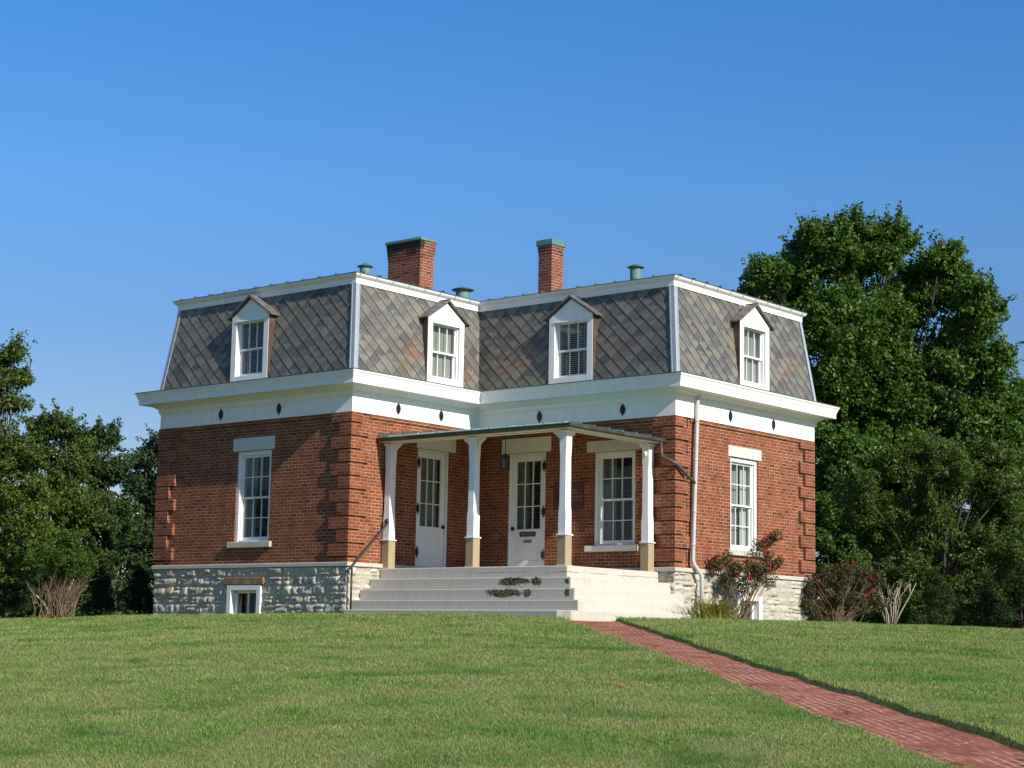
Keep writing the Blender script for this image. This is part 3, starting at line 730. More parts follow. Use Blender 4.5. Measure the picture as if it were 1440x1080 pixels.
def door(fr, u0, u1, z1, head, hinge_u, knob_u, signs, knob_z=.92, pan=(.20, .68)):
    mb = MB(fr); zf = -.06
    mb.box(u0+.002, u0+.055, -.15, -.02, zf, z1-.002); mb.box(u1-.055, u1-.002, -.15, -.02, zf, z1-.002); mb.box(u0+.055, u1-.055, -.15, -.021, z1-.05, z1-.003)
    a, b, c, d = u0+.06, u1-.06, -.005, z1-.055
    w0, w1 = -.115, -.07
    st = .135; g0, g1 = .905, d-.135
    mb.box(a, a+st, w0, w1, c, d); mb.box(b-st, b, w0, w1, c, d); mb.box(a+st, b-st, w0, w1, g1, d)
    mb.box(a+st, b-st, w0, w1, pan[1], g0); mb.box(a+st, b-st, w0, w1, c, pan[0])
    mb.box(a+st, b-st, w0, w1-.018, pan[0], pan[1]); mb.box(a+st+.03, b-st-.03, w0, w1-.010, pan[0]+.03, pan[1]-.03)
    for i in (1, 2):
        x = a+st+(b-a-2*st)*i/3; mb.box(x-.010, x+.010, w0+.006, w1-.004, g0, g1)
        y = g0+(g1-g0)*i/3; mb.box(a+st, b-st, w0+.008, w1-.006, y-.010, y+.010)
    dr = mb.build('door', M['white'], house, bevel=.003, seg=1)
    glass(fr, a+st-.005, b-st+.005, g0-.005, g1+.005, -.095, dr)
    mb = MB(fr); mb.box(u0+.02, u1-.02, -.26, .03, -.099, -.045); mb.build('threshold', M['iron'] if not signs else M['cream'], dr)
    for hz in (2.30, 1.28, .32):
        h = MB(fr); h.box(hinge_u-.06, hinge_u+.05, -.03, -.008, hz-.075, hz+.075); h.tube([(hinge_u, -.004, hz-.13), (hinge_u, -.004, hz+.13)], .013, 8)
        h.build('hinge', M['iron'], dr)
    h = MB(fr); s_ = 1 if knob_u < (u0+u1)/2 else -1
    h.tube([(knob_u, -.071, knob_z), (knob_u, -.045, knob_z)], .045, 14); h.tube([(knob_u, -.06, knob_z), (knob_u, -.01, knob_z), (knob_u+s_*.11, -.005, knob_z-.004)], [.014, .013, .009], 8)
    h.build('handle', M['iron'], dr)
    mb = MB(fr); mb.box(head[0], head[1], -.05, .020, z1, head[2]); mb.build('lintel', M['cream'], dr, bevel=.006)
    return dr
d1 = door(B1, *OB1[0][:2], 2.62, (2.06, 3.35, 2.95), 2.155, 3.06, False)
d2 = door(A2, *OA2[0][:2], 2.62, (.755, 2.18, 2.96), 1.985, 1.055, True)
curtain(B1, 2.2, 2.95, .8, 2.5, -.2, d1); curtain(A2, 1.05, 1.42, .8, 2.5, -.2, d2); blinds(A2, 1.35, 1.9, .8, 2.5, -.24, d2, .3)
mb = MB(A2); mb.box(1.26, 1.72, -.075, -.055, .735, .845); s1 = mb.build('door_sign', M['sign_red'], d2, bevel=.004, seg=1)
def scribble(fr, u0, u1, z, hgt, w, parent, mat, name='lettering', gap=.0035):
    """a line of tiny letter strokes, too small to be read in the photograph"""
    mb = MB(fr); u = u0; last = None
    while u < u1:
        lw = hgt*rnd.uniform(.35, .6)
        if rnd.random() < .12 and mb.v: last = mb.build(name, M[mat], parent); mb = MB(fr); u += hgt*.5; continue
        mb.box(u, u+lw*.28, w, w+.0015, z, z+hgt)
        if rnd.random() < .7: mb.box(u+lw*.28, u+lw, w, w+.0015, z+hgt*rnd.choice([.0, .42, .78]), z+hgt*rnd.choice([.2, .6, .99]) if False else z+hgt*.22+hgt*rnd.choice([0, .3, .7]))
        if rnd.random() < .6: mb.box(u+lw*.75, u+lw, w+.0005, w+.002, z, z+hgt*rnd.choice([.5, .98]))
        u += lw+gap+hgt*.12
    return mb.build(name, M[mat], parent) if mb.v else last
# keep stroke boxes valid
scribble(A2, 1.30, 1.68, .772, .035, -.0545, s1, 'sign_text')
mb = MB(A2); mb.box(1.37, 1.60, -.079, -.062, .60, .655); mb.box(1.39, 1.58, -.0615, -.058, .612, .640); mb.build('mail_slot', M['mail'], d2, bevel=.003, seg=1)

# basement windows
def cellar(fr, u0, u1, z1, zb=-1.35):
    mb = MB(fr)
    o = FO+.035
    mb.box(u0-.03, u0+.10, -.2, o, zb, z1); mb.box(u1-.10, u1+.03, -.2, o, zb, z1); mb.box(u0+.10, u1-.10, -.2, o, z1-.11, z1)
    mb.box(u0+.12, u1-.12, -.13, -.06, z1-.17, z1-.115); mb.box(u0+.105, u0+.17, -.13, -.06, zb, z1-.115); mb.box(u1-.17, u1-.105, -.13, -.06, zb, z1-.115)
    mb.box((u0+u1)/2-.018, (u0+u1)/2+.018, -.12, -.07, zb, z1-.17)
    wn = mb.build('basement_window', M['white'], house, bevel=.005, seg=1)
    glass(fr, u0+.12, u1-.12, zb, z1-.12, -.095, wn); curtain(fr, u0+.3, u1-.25, zb, z1-.12, -.2, wn)
cellar(A1, -3.65, -2.61, -.475); cellar(B2, 6.46, 7.42, -.505)

# dormers
def dormer(fr, uc):
    hw = .615; WF = .085; z0, ze, za = 4.10, 5.60, 6.0
    mb = MB(fr); o = .455
    # white front: casing, gable
    for s_ in (-1, 1):
        a, b = sorted((uc+s_*hw, uc+s_*o)); mb.box(a, b, -.30, WF, z0, 5.50)
    mb.box(uc-o, uc+o, -.30, WF-.002, z0, 4.245)
    mb.prism([(uc-hw, 5.50), (uc+hw, 5.50), (uc+hw, ze), (uc, za), (uc-hw, ze)], 1, -.28, WF)
    mb.box(uc-o-.02, uc+o+.02, WF-.004, WF+.014, 5.485, 5.515)
    mb.box(uc-o, uc-o+.03, -.28, .03, 4.245, 5.50); mb.box(uc+o-.03, uc+o, -.28, .03, 4.245, 5.50)
    dn = mb.build('dormer', M['white'], house, bevel=.004, seg=1)
    a, b, c, d = uc-o+.03, uc+o-.03, 4.245, 5.50; mid = (c+d)/2-.02
    mb = MB(fr); pane_grid(mb, a, b, mid-.02, d, -.045, -.01, 3, 1, .042, .018); mb.build('sash', M['white'], dn)
    mb = MB(fr); pane_grid(mb, a, b, c, mid+.02, -.09, -.052, 3, 1, .042, .018, bot=.06); mb.build('sash', M['white'], dn)
    glass(fr, a+.01, b-.01, mid, d-.01, -.03, dn); glass(fr, a+.01, b-.01, c+.01, mid, -.07, dn)
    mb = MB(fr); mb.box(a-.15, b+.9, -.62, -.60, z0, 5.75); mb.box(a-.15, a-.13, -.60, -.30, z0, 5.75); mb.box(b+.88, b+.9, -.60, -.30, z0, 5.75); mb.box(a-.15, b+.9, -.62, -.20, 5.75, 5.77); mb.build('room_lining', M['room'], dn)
    blinds(fr, a, b, c, d, -.13, dn, -1.0 if fr in (B1, B2) else .55)
    # brown cheeks, thin sheets that run back into the slates
    for s_ in (-1, 1):
        mb = MB(fr); a, b = sorted((uc+s_*(hw+.004), uc+s_*(hw+.016)))
        mb.prism([(WF-.006, z0), (WF-.006, ze+.01), (-.40, ze+.01), (-.02, z0)], 0, a, b)
        mb.build('cheek', M['cheek'], dn)
    # gabled roof with thick sheathing
    mb = MB(fr); ov = .12; zr = za+.075; sl = (za-ze)/hw; t_ = .035
    for s_ in (-1, 1):
        ue = uc+s_*(hw+ov); zeav = zr-sl*(hw+ov)
        mb.loft([[(uc, WF+.075, zr-t_), (ue, WF+.075, zeav-t_), (ue, WF+.075, zeav), (uc, WF+.075, zr)],
                 [(uc, -.52, zr-t_), (ue, -.52, zeav-t_), (ue, -.52, zeav), (uc, -.52, zr)]])
    mb.tube([(uc, WF+.078, zr+.002), (uc, -.5, zr+.002)], .016, 6)
    mb.build('dormer_roof', M['dormer_roof'], dn)
dormer(A1, -3.25); dormer(A2, 2.75); dormer(B1, 2.86); dormer(B2, 7.14)

# chimneys
def chimney(x0, x1, y0, y1, ztop, cap, cor, soot):
    mb = MB(); mb.box(x0, x1, y0, y1, 6.2, ztop-cap-cor*3*.07)
    z = ztop-cap-cor*3*.07
    for k in range(cor):
        for j in range(3):
            o = .022*(k*.8+(j+1)/3); mb.box(x0-o, x1+o, y0-o, y1+o, z, z+.069); z += .07
    o = .022*(cor*.8+.4)
    ch = mb.build('chimney', M['chimney'], house, bevel=.004, seg=1)
    mb = MB(); mb.box(x0-o-.02, x1+o+.02, y0-o-.02, y1+o+.02, ztop-cap, ztop-.02); mb.box(x0+.1, x1-.1, y0+.1, y1-.1, ztop-.021, ztop)
    mb.build('cap', M['copper'], ch, bevel=.008)
chimney(-3.40, -2.31, 4.5, 4.98, 8.19, .09, 2, True)
chimney(.19, .60, 6.0, 6.44, 8.05, .16, 1, False)
def vent(x, y, zt, rp, rc):
    mb = MB(); mb.lathe((x, y), [(rp*1.15, 6.25), (rp*1.15, 6.4), (rp, 6.42), (rp, zt-.10)]); vt = mb.build('roof_vent', M['copper'], house, smooth=False)
    mb = MB(); mb.lathe((x, y), [(rc*.5, zt-.10), (rc, zt-.088), (rc, zt-.078), (rc*.72, zt-.052), (rc*.4, zt-.022), (rc*.15, zt-.004), (.01, zt)]); mb.build('vent_cap', M['roof_metal'], vt, smooth=True)
vent(-1.72, 2.0, 7.0, .125, .185); vent(-.90, 4.5, 6.77, .17, .27); vent(3.09, 6.0, 7.10, .13, .20)

# ------------------------------------------------------------------ porch
XE, YE = 5.15, .95                 # slab edge
mb = MB()
lv = [(5.15, .95, -.10, -.335), (5.47, .65, -.335, -.57), (5.80, .35, -.57, -.80), (6.10, .08, -.80, -1.02), (6.37, -.13, -1.0, -1.3)]
for i, (x, y, zt, zb) in enumerate(lv):
    if i == 4: mb.prism([(.046, y), (5.75, y), (5.86, y+.05), (6.02, y+.10), (6.2, y+.42), (6.31, y+.6), (x, y+.72), (x, 4.05), (.046, 4.05)], 2, zb, zt); continue
    mb.box(.046, x, y, 4.07-(.004*i), zb-(.002 if i < 4 else 0), zt)
steps = mb.build('porch_steps', M['concrete'], house, bevel=.022, seg=3)
def column(cx, cy, br):
    mb = MB(); mb.box(cx-.105, cx+.105, cy-.105, cy+.105, -.103, .50)
    mb.loft([[(cx+sx*k, cy+sy*k, z) for sx, sy in ((-1, -1), (1, -1), (1, 1), (-1, 1))] for k, z in ((.125, -.104), (.12, -.085), (.106, -.075))])
    pl = mb.build('plinth', M['tan_stone'], None, bevel=.008)
    def sec(h, c, z): return [(cx+a, cy+b, z) for a, b in ((-h+c, -h), (h-c, -h), (h, -h+c), (h, h-c), (h-c, h), (-h+c, h), (-h, h-c), (-h, -h+c))]
    mb = MB()
    mb.loft([sec(.125, .002, .50), sec(.125, .002, .525)]); 
    mb.loft([sec(.095, .002, .526), sec(.094, .002, .95), sec(.090, .016, 1.10), sec(.087, .018, 2.05), sec(.088, .004, 2.25), sec(.090, .002, 2.545)])
    mb.loft([sec(.095, .002, 2.546), sec(.115, .002, 2.57), sec(.12, .002, 2.60)])
    o = mb.build('porch_column', M['white'], house, bevel=.004, seg=1); pl.parent = o
    for (ax, sg) in br:
        prof = [(0, 0), (0, -.30), (.03, -.30), (.045, -.255), (.075, -.235), (.06, -.20), (.085, -.165), (.12, -.15), (.125, -.115), (.16, -.10), (.20, -.095), (.215, -.06), (.25, -.05), (.26, 0)]
        mb = MB(); pts = [(sg*(.093+p[0]*.8), 2.60+p[1]*.85) for p in prof]
        if ax == 0: mb.prism([(cx+p[0], p[1]) for p in pts], 1, cy-.022, cy+.022)
        else: mb.prism([(cy+p[0], p[1]) for p in pts], 0, cx-.022, cx+.022)
        mb.build('bracket', M['white'], o)
CY = 1.10; CX = 4.95
column(.135, CY, [(0, 1)]); column(2.54, CY, [(0, 1), (0, -1)]); column(CX, CY, [(0, -1), (1, 1)]); column(CX, 3.93, [(1, -1)])
# beams, sloping ceiling, hipped roof, gutter
RX, RY, RZ, RS = 5.27, .80, 2.715, .142
mb = MB()
mb.box(.01, CX+.06, CY-.06, CY+.06, 2.60, 2.69); mb.box(CX-.06, CX+.06, CY+.0602, B_-.01, 2.60, 2.689)
mb.build('porch_beam', M['cream'], house, bevel=.004, seg=1)
def rz(x, y, off=0): return RZ+RS*min(y-RY, RX-x)+off
def hiproof(off, xe, ye, dz):
    k = B_-.004; dd = k-ye
    P = lambda x, y: (x, y, RZ+dz+RS*min(y-RY, RX-x))
    xi = xe-dd+(RX-xe)-(ye-RY)
    a, b, c, d, e = P(.004, ye), P(xe, ye), P(xe, k), P(RX-(k-RY), k), P(.004, k)
    return a, b, c, d, e
mb = MB()
a, b, c, d, e = hiproof(0, RX, RY, 0); a2, b2, c2, d2_, e2 = hiproof(0, RX, RY, -.03)
mb.add([a, b, c, d, e, a2, b2, c2, d2_, e2], [[0, 1, 3, 4], [1, 2, 3], [5, 6, 8, 9], [6, 7, 8], [0, 1, 6, 5], [1, 2, 7, 6], [2, 3, 8, 7], [3, 4, 9, 8], [4, 0, 5, 9]])
x = .3
while x < RX-.1:                   # standing seams, front slope and side slope
    y1 = min(B_-.02, RY+(RX-x)); mb.add([(x-.012, RY-.01, RZ-.002), (x+.012, RY-.01, RZ-.002), (x+.012, RY-.01, RZ+.03), (x-.012, RY-.01, RZ+.03), (x-.012, y1, RZ+RS*(y1-RY)), (x+.012, y1, RZ+RS*(y1-RY)), (x+.012, y1, RZ+RS*(y1-RY)+.03), (x-.012, y1, RZ+RS*(y1-RY)+.03)], [[0,1,2,3],[4,5,6,7],[0,1,5,4],[1,2,6,5],[2,3,7,6],[3,0,4,7]]); x += .48
y = RY+.35
while y < B_-.1:
    x1 = RX-(y-RY); mb.add([(RX+.01, y-.012, RZ-.002), (RX+.01, y+.012, RZ-.002), (RX+.01, y+.012, RZ+.03), (RX+.01, y-.012, RZ+.03), (x1, y-.012, RZ+RS*(y-RY)), (x1, y+.012, RZ+RS*(y-RY)), (x1, y+.012, RZ+RS*(y-RY)+.03), (x1, y-.012, RZ+RS*(y-RY)+.03)], [[0,1,2,3],[4,5,6,7],[0,1,5,4],[1,2,6,5],[2,3,7,6],[3,0,4,7]]); y += .48
mb.build('porch_roof', M['copper'], house)
mb = MB(); a, b, c, d, e = hiproof(0, RX-.03, RY+.03, -.036); mb.add([a, b, c, d, e], [[0, 1, 3, 4], [1, 2, 3]])
mb.box(.01, RX-.031, RY+.031, RY+.055, RZ-.10, RZ-.036); mb.box(RX-.055, RX-.031, RY+.056, B_-.01, RZ-.10, RZ-.036)
mb.quad((.01, RY+.05, RZ-.095), (RX-.05, RY+.05, RZ-.095), (CX, CY-.05, RZ-.095), (.01, CY-.05, RZ-.095)); mb.quad((RX-.05, RY+.05, RZ-.095), (RX-.05, B_-.01, RZ-.095), (CX+.05, B_-.01, RZ-.095), (CX, CY-.05, RZ-.095))
mb.build('porch_ceiling', M['cream'], house)
mb = MB()
prof = [(-.02, -.008), (.055, -.008), (.058, -.02), (.05, -.03), (.045, -.06), (.02, -.085), (-.02, -.09)]
mb.loft([[(.006, RY-p[0], RZ+p[1]) for p in prof], [(RX+p[0], RY-p[0], RZ+p[1]) for p in prof], [(RX+p[0], B_-.065, RZ+p[1]) for p in prof]])
mb.build('gutter', M['bronze'], house)
# stepped flashing on the wall above the porch roof
mb = MB(B1); u = RY+.02
while u < B_-.1:
    z = RZ+RS*(u-RY); n_ = min(u+.36, B_-.02); mb.box(u, n_, -.005, .010, z-.01, min(z+.12, 3.2)); u = n_+.001
mb.build('flashing', M['cheek'], house)
# downspouts
mb = MB(); X = C_+.11
mb.tube([(X+.02, 4.83, 3.76), (X, 4.80, 3.60), (X, 4.64, .18), (X+.01, 4.66, .10), (X+.08, 4.83, -.13), (X+.08, 4.86, -.22), (X+.08, 4.86, -1.02)], .045, 14)
for z, y in ((3.15, 4.78), (2.3, 4.743), (1.2, 4.69), (.5, 4.655)): mb.tube([(X, y, z-.02), (X, y, z+.02)], .050, 14)
mb.build('downspout', M['pipe'], house, smooth=True)
mb = MB(); mb.tube([(RX+.0, B_-.16, RZ-.07), (RX+.01, B_-.16, RZ-.30), (RX+.03, B_-.17, RZ-.38), (RX+.10, B_-.18, RZ-.43), (C_+.02, B_-.17, 2.22), (C_+.12, B_-.10, 2.16), (C_+.14, B_+.30, 1.92), (X+.0, 4.72, 1.80)], .036, 12)
mb.build('leader_pipe', M['bronze'], house, smooth=True)

# ------------------------------------------------------------------ things fixed on or by the house
ro = empty('handrail', (.16, .05, -1.0), label='thin dark metal handrail on one post at the left end of the porch steps', cat='handrail')
def off(mb, o): 
    L = o.location; mb.v = [(p[0]-L[0], p[1]-L[1], p[2]-L[2]) for p in mb.v]; return mb
mb = MB(); mb.tube([(.16, -.02, -1.12), (.16, -.02, -.12)], .021, 10); off(mb, ro).build('post', M['iron'], ro, smooth=True)
mb = MB(); mb.tube([(.16, -.16, -.22), (.16, -.12, -.185), (.16, .98, .83), (.16, 1.02, .87)], .024, 10); off(mb, ro).build('rail', M['iron'], ro, smooth=True)
mb = MB(); mb.lathe((.16, 1.0), [(.01, .85), (.04, .87), (.052, .91), (.04, .95), (.01, .97)], 14); off(mb, ro).build('finial', M['iron'], ro, smooth=True)
ln = empty('porch_lantern', (2.30, 2.38, 2.83), label='small dark lantern hanging on a rod from the porch ceiling, left of the centre door', cat='lantern')
mb = MB(); mb.lathe((0, 0), [(.055, .03), (.055, -.02), (.02, -.03), (.008, -.035), (.008, -.42), (.03, -.43)], 12); mb.build('rod', M['iron'], ln)
mb = MB()
for sx in (-1, 1):
    for sy in (-1, 1): mb.box(sx*.062-.008, sx*.062+.008, sy*.062-.008, sy*.062+.008, -.76, -.52)
mb.box(-.074, .074, -.074, .074, -.785, -.761); mb.loft([[(sx*k, sy*k, z) for sx, sy in ((-1, -1), (1, -1), (1, 1), (-1, 1))] for k, z in ((.082, -.519), (.078, -.505), (.025, -.44))])
mb.build('lantern_frame', M['iron'], ln)
mb = MB(); mb.box(-.056, .056, -.056, .056, -.76, -.52); mb.build('pane', M['glass'], ln)
mb = MB(); mb.lathe((0, 0), [(.018, -.76), (.022, -.66), (.03, -.63), (.02, -.57), (.005, -.56)], 10); mb.build('bulb', M['lamp_glass'], ln)
sg = empty('wall_sign', (2.70, B_-.01, 1.59), label='dark red plaque with a round emblem and faint lettering on the porch wall', cat='sign')
LS = lambda u, w, z: (u, -w, z)
mb = MB(LS); mb.box(-.41, .41, -.0, .022, -.30, .30); mb.build('plaque', M['sign_red'], sg, bevel=.004, seg=1)
mb = MB(LS)
mb.prism([(-.22+.10*math.cos(k*math.pi/12), -.02+.10*math.sin(k*math.pi/12)*1.15) for k in range(24)], 1, .0215, .025)
mb.build('emblem', M['iron'], sg)
for i, (z, u1) in enumerate(((.115, .24), (.045, .30), (-.035, .37), (-.115, .33))): scribble(LS, -.06, u1, z, .038, .0225, sg, 'sign_text')

# ------------------------------------------------------------------ foliage
def leaves(centers, radii, n, size, aspect=.62, upb=.5, outb=.6, droop=0, shell=.55, flat=1.0, jit=.35, origin=None):
    """n folded leaves spread over ball clumps; returns V, F"""
    centers = np.asarray(centers); radii = np.asarray(radii)
    wgt = radii**2.2; idx = rng.choice(len(centers), n, p=wgt/wgt.sum())
    d = rng.normal(size=(n, 3)); d /= np.linalg.norm(d, axis=1)[:, None]
    r = rng.random(n)**(1/3.); r = shell+(1-shell)*r if False else np.where(rng.random(n) < .7, .72+.34*rng.random(n), r)
    pos = centers[idx]+d*(r*radii[idx])[:, None]*np.array([1, 1, flat])
    nrm = d*outb+np.array([0, 0, upb])+rng.normal(size=(n, 3))*.55; nrm /= np.linalg.norm(nrm, axis=1)[:, None]
    a = np.cross(nrm, rng.normal(size=(n, 3))); a[:, 2] -= droop; a -= nrm*(a*nrm).sum(1)[:, None]; a /= np.linalg.norm(a, axis=1)[:, None]
    b = np.cross(nrm, a); s = size*(1+jit*rng.normal(size=n)).clip(.45, 1.9)
    fold = .18
    p0 = pos-a*(s*.5)[:, None]; p2 = pos+a*(s*.5)[:, None]
    off = a*(s*-.06)[:, None]
    p1 = pos+off+b*(s*aspect*.5)[:, None]+nrm*(s*fold)[:, None]; p3 = pos+off-b*(s*aspect*.5)[:, None]+nrm*(s*fold)[:, None]
    V = np.stack([p0, p1, p2, p3], 1).reshape(-1, 3); k = np.arange(n)*4
    F = np.concatenate([np.stack([k, k+1, k+2], 1), np.stack([k, k+2, k+3], 1)], 0)
    return V, F
def lf(r, f, h): return Vector((R2[0]*r+F2[0]*f, R2[1]*r+F2[1]*f, h))
def tree(name, base, lobes, nleaf, size, mat, label, trunk_r=.18, clump=.42, depth=.9, group=None, bark='bark', per=9, flat=.8, upb=.5, th=None, cat='tree', fdep=None, seed=1, droop=0, trunks=1, sprig=0.):
    rr = random.Random(seed); z = float(gz(base[0], base[1]))
    root = empty(name, (base[0], base[1], z), label=label, cat=cat, group=group)
    cs, rs = [], []; tb = MB(); allr = max(l[0] for l in lobes)-min(l[0] for l in lobes)
    H = max(l[1]+l[2] for l in lobes); rc = sum(l[0] for l in lobes)/len(lobes)
    fork = th if th else H*.28
    tops = []
    for k in range(trunks):
        lean = lf(rc*.35+rr.uniform(-.1, .1), rr.uniform(-.2, .2), 0)
        b0 = lf((k-(trunks-1)/2)*.35, rr.uniform(-.2, .2) if trunks > 1 else 0, 0)
        mid = b0+lean*.5+Vector((0, 0, fork*.6)); tp = b0+lean+Vector((0, 0, fork)); tops.append(tp)
        tb.tube([b0-Vector((0, 0, .15)), b0+Vector((0, 0, .1)), mid, tp], [trunk_r*1.35, trunk_r*1.05, trunk_r*.85, trunk_r*.75], 10)
    for (lr, lh, rad) in lobes:
        for rep in range(2 if fdep else 1):
            f0 = (rr.uniform(-1, 1)*(fdep or allr*.28))
            c = lf(lr, f0, lh); tp = min(tops, key=lambda q: (q-c).length)
            m1 = tp.lerp(c, .5)+Vector((rr.uniform(-.3, .3), rr.uniform(-.3, .3), rr.uniform(-.1, .5)))
            tb.tube([tp-Vector((0, 0, .1)), m1, c], [trunk_r*.36, trunk_r*.2, trunk_r*.08], 7)
            n = max(4, int(per*(rad/clump)**1.3))
            for i in range(n):
                d = Vector((rr.gauss(0, 1), rr.gauss(0, 1), rr.gauss(0, 1))).normalized(); q = rr.uniform(.35, 1.02)
                pc = c+Vector((d.x, d.y, d.z*.92))*rad*q
                if pc.z < .15: pc.z = .15
                r_ = clump*rr.uniform(.45, 1.15)*(1.1-.35*q)
                cs.append(tuple(pc)); rs.append(r_)
                if rr.random() < .6: tb.tube([c.lerp(m1, rr.uniform(0, .5)), c.lerp(pc, .5)+Vector((0, 0, .08)), pc], [trunk_r*.11, trunk_r*.07, .006], 4)
                if rr.random() < sprig:     # a leafy shoot standing out of the clump
                    dd = (d+Vector((0, 0, .6))).normalized(); 
                    for j in range(4): cs.append(tuple(pc+dd*(r_*.8+.13*j))); rs.append(.13-.02*j)
    tb.build('trunk', M[bark], root, smooth=True)
    V, F = leaves(cs, rs, nleaf, size, flat=flat, upb=upb, droop=droop)
    np_mesh('crown', V, F, M[mat], root)
    return root
tree('broadleaf_tree', (-.44, 23.10), [(.3,8.6,1.2),(1.2,8.2,1.1),(0,6.2,1.0),(1.0,5.9,1.0),(-.3,9.0,.9),(.9,7.2,1.0),(-1.35,12.75,.38),(-1.75,12.35,.4),(-.35,12.6,.4),(.8,12.35,.4),(2.4,11.75,.36),(3.4,11.0,.36),(4.0,9.9,.4),(4.1,5.3,.9),(4.4,3.8,.9),(3.0,3.0,1.0),(2.4,8.0,.9),(-1.6,6.3,.9),(-1.4,4.4,.9),(-1.25,12.1,.8),(-2.39,11.1,1.05),(-3.18,11.1,.55),(-3.3,10.2,.6),(-.23,11.98,1.05),(.8,12.3,.8),(2.03,11.1,1.0),(2.83,11.6,.6),(3.49,10.35,.8),(.88,9.9,1.5),(-1.15,9.6,1.4),(3.02,9.0,1.1),(-.27,7.4,1.4),(1.97,6.9,1.2),(3.89,7.45,.7),(4.0,8.6,.5),(-.51,5.3,1.1),(1.72,4.7,1.2),(3.85,5.65,.9),(-.94,7.8,1.0),(-2.3,9.5,.9),(3.4,6.6,.8),(4.2,6.3,.6),(.6,3.4,1.0),(-.9,3.6,1.0),(2.75,12.05,.4),(3.25,11.75,.36),(4.1,8.4,.6),(4.35,7.2,.6),(4.5,6.2,.7)],
     330000, .115, 'leaf_big', 'tall dense green broadleaf tree behind the right end of the house', .16, .42, fdep=1.5, seed=3, per=13, sprig=.45, bark='dark_bark')
tree('broadleaf_tree', (1.78, 32.77), [(-1.3,8.5,.6),(-1.9,7.6,.6),(-1.31,7.7,.8),(-.32,7.5,1.1),(-1.96,6.2,.95),(-.61,5.5,1.4),(-1.63,4.0,1.1),(-.19,2.8,1.4),(-1.68,2.0,.9),(.9,6.5,1.3),(1.1,4.5,1.3)],
     45000, .13, 'leaf_big', 'darker tree cut by the right edge of the picture, behind the tall broadleaf tree', .2, .5, fdep=1.0, seed=5, per=7, sprig=.25)
tree('olive_green_tree', (3.78, 18.81), [(-1.74,3.8,.7),(-.63,4.8,.75),(.4,5.1,.7),(.66,4.4,.8),(1.9,4.9,.7),(2.2,4.0,.8),(1.74,3.8,.6),(-1.15,2.95,.9),(.24,3.1,.95),(1.42,2.4,.7),(-1.95,1.95,.6),(2.4,3.2,.7),(2.5,2.3,.7),(2.1,1.4,.6),(-.57,1.6,.75),(.81,1.4,.65),(-.2,.8,.6),(-1.2,.6,.55),(.6,.6,.6),(1.6,.7,.6),(2.4,.6,.6)],
     105000, .075, 'leaf_olive', 'low olive green tree with small pale leaves at the foot of the tall tree', .12, .3, fdep=.6, seed=8, per=8, trunks=2, th=1.2, sprig=.3)
tree('sapling', (3.25, 14.46), [(-.12,2.25,.33),(.2,2.0,.35),(-.23,1.56,.4),(.29,1.39,.34),(.48,2.3,.18)], 5000, .10, 'leaf_bright', 'bright green leafy sapling beside the right corner of the house', .04, .2, fdep=.2, seed=9, per=6, th=.8)
tree('oak_tree', (-9.52, -2.69), [(-.2,5.1,.5),(.0,4.5,.5),(-.5,5.6,.22),(.15,6.1,.14),(.45,6.2,.12),(.7,6.25,.08),(.2,5.65,.2),(.5,5.68,.14),(.8,5.72,.10),(.25,5.1,.25),(.6,5.05,.16),(.85,5.1,.08),(-.1,4.55,.3),(.09,3.86,.95),(.92,3.8,.6),(.66,2.7,.85),(1.35,2.9,.5),(1.5,1.95,.45),(.57,1.36,.7),(-.33,2.5,1.0),(-.8,4.2,.9)],
     46000, .075, 'leaf_oak', 'light green oak cut by the left edge of the picture, reaching out thin branches', .075, .3, fdep=.5, seed=12, per=7, sprig=.4)
tree('background_tree', (-16.24, 4.72), [(-.8,5.7,.45),(-.17,5.7,.45),(-1.01,5.0,.6),(.04,4.8,.65),(-.52,3.8,.9),(.23,3.2,.8),(-.65,2.4,.8),(0,1.6,.8)], 46000, .08, 'leaf_oak', 'green tree with a double rounded top, between the left oak and the darker trees', .13, .32, fdep=.5, seed=14, per=8, group='trees left of the house', sprig=.35)
tree('background_tree', (-18.29, 8.22), [(-1.07,5.6,.4),(-.5,5.8,.36),(-1.18,4.8,.65),(-.36,4.8,.6),(-.84,3.5,.9),(-.05,3.2,.75),(-.54,1.95,.8)], 42000, .085, 'leaf_dark', 'dark green tree with an upright knobbly top, second tree left of the house wall', .13, .34, fdep=.5, seed=16, per=8, group='trees left of the house', sprig=.35)
tree('background_tree', (-21.92, 13.01), [(-.77,5.8,.5),(-.22,6.3,.45),(-1.09,4.9,.6),(-.45,4.4,.85),(.15,4.7,.8),(-.87,2.95,.85),(-.1,2.2,.8),(.6,5.6,.9)], 42000, .085, 'leaf_blue', 'greyish green tree partly hidden by the left wall of the house', .13, .36, fdep=.5, seed=18, per=8, group='trees left of the house', sprig=.3)

def cedar(base, h, r, n, label, seed):
    rr = random.Random(seed); z = float(gz(*base)); root = empty('cedar_tree', (base[0], base[1], z), label=label, cat='cedar', group='young cedars at the wood edge')
    tb = MB(); tb.tube([(0, 0, -.1), (0, 0, h*.9)], [.05, .01], 7); cs, rs = [], []
    for i in range(70):
        t_ = rr.random()**.8; zz_ = .1+t_*h; rad = r*(1-t_*.85)*rr.uniform(.35, 1.05); a = rr.uniform(0, 6.28)
        p = Vector((rad*math.cos(a), rad*math.sin(a), zz_+rad*.25)); cs.append(tuple(p)); rs.append(rr.uniform(.09, .2)*(1.1-t_*.5))
        tb.tube([(0, 0, zz_*.85), tuple(p)], [.012, .004], 4)
    tb.build('trunk', M['bark'], root)
    V, F = leaves(cs, rs, n, .06, aspect=.22, upb=.9, outb=.8, jit=.4); np_mesh('crown', V, F, M['leaf_cedar'], root)
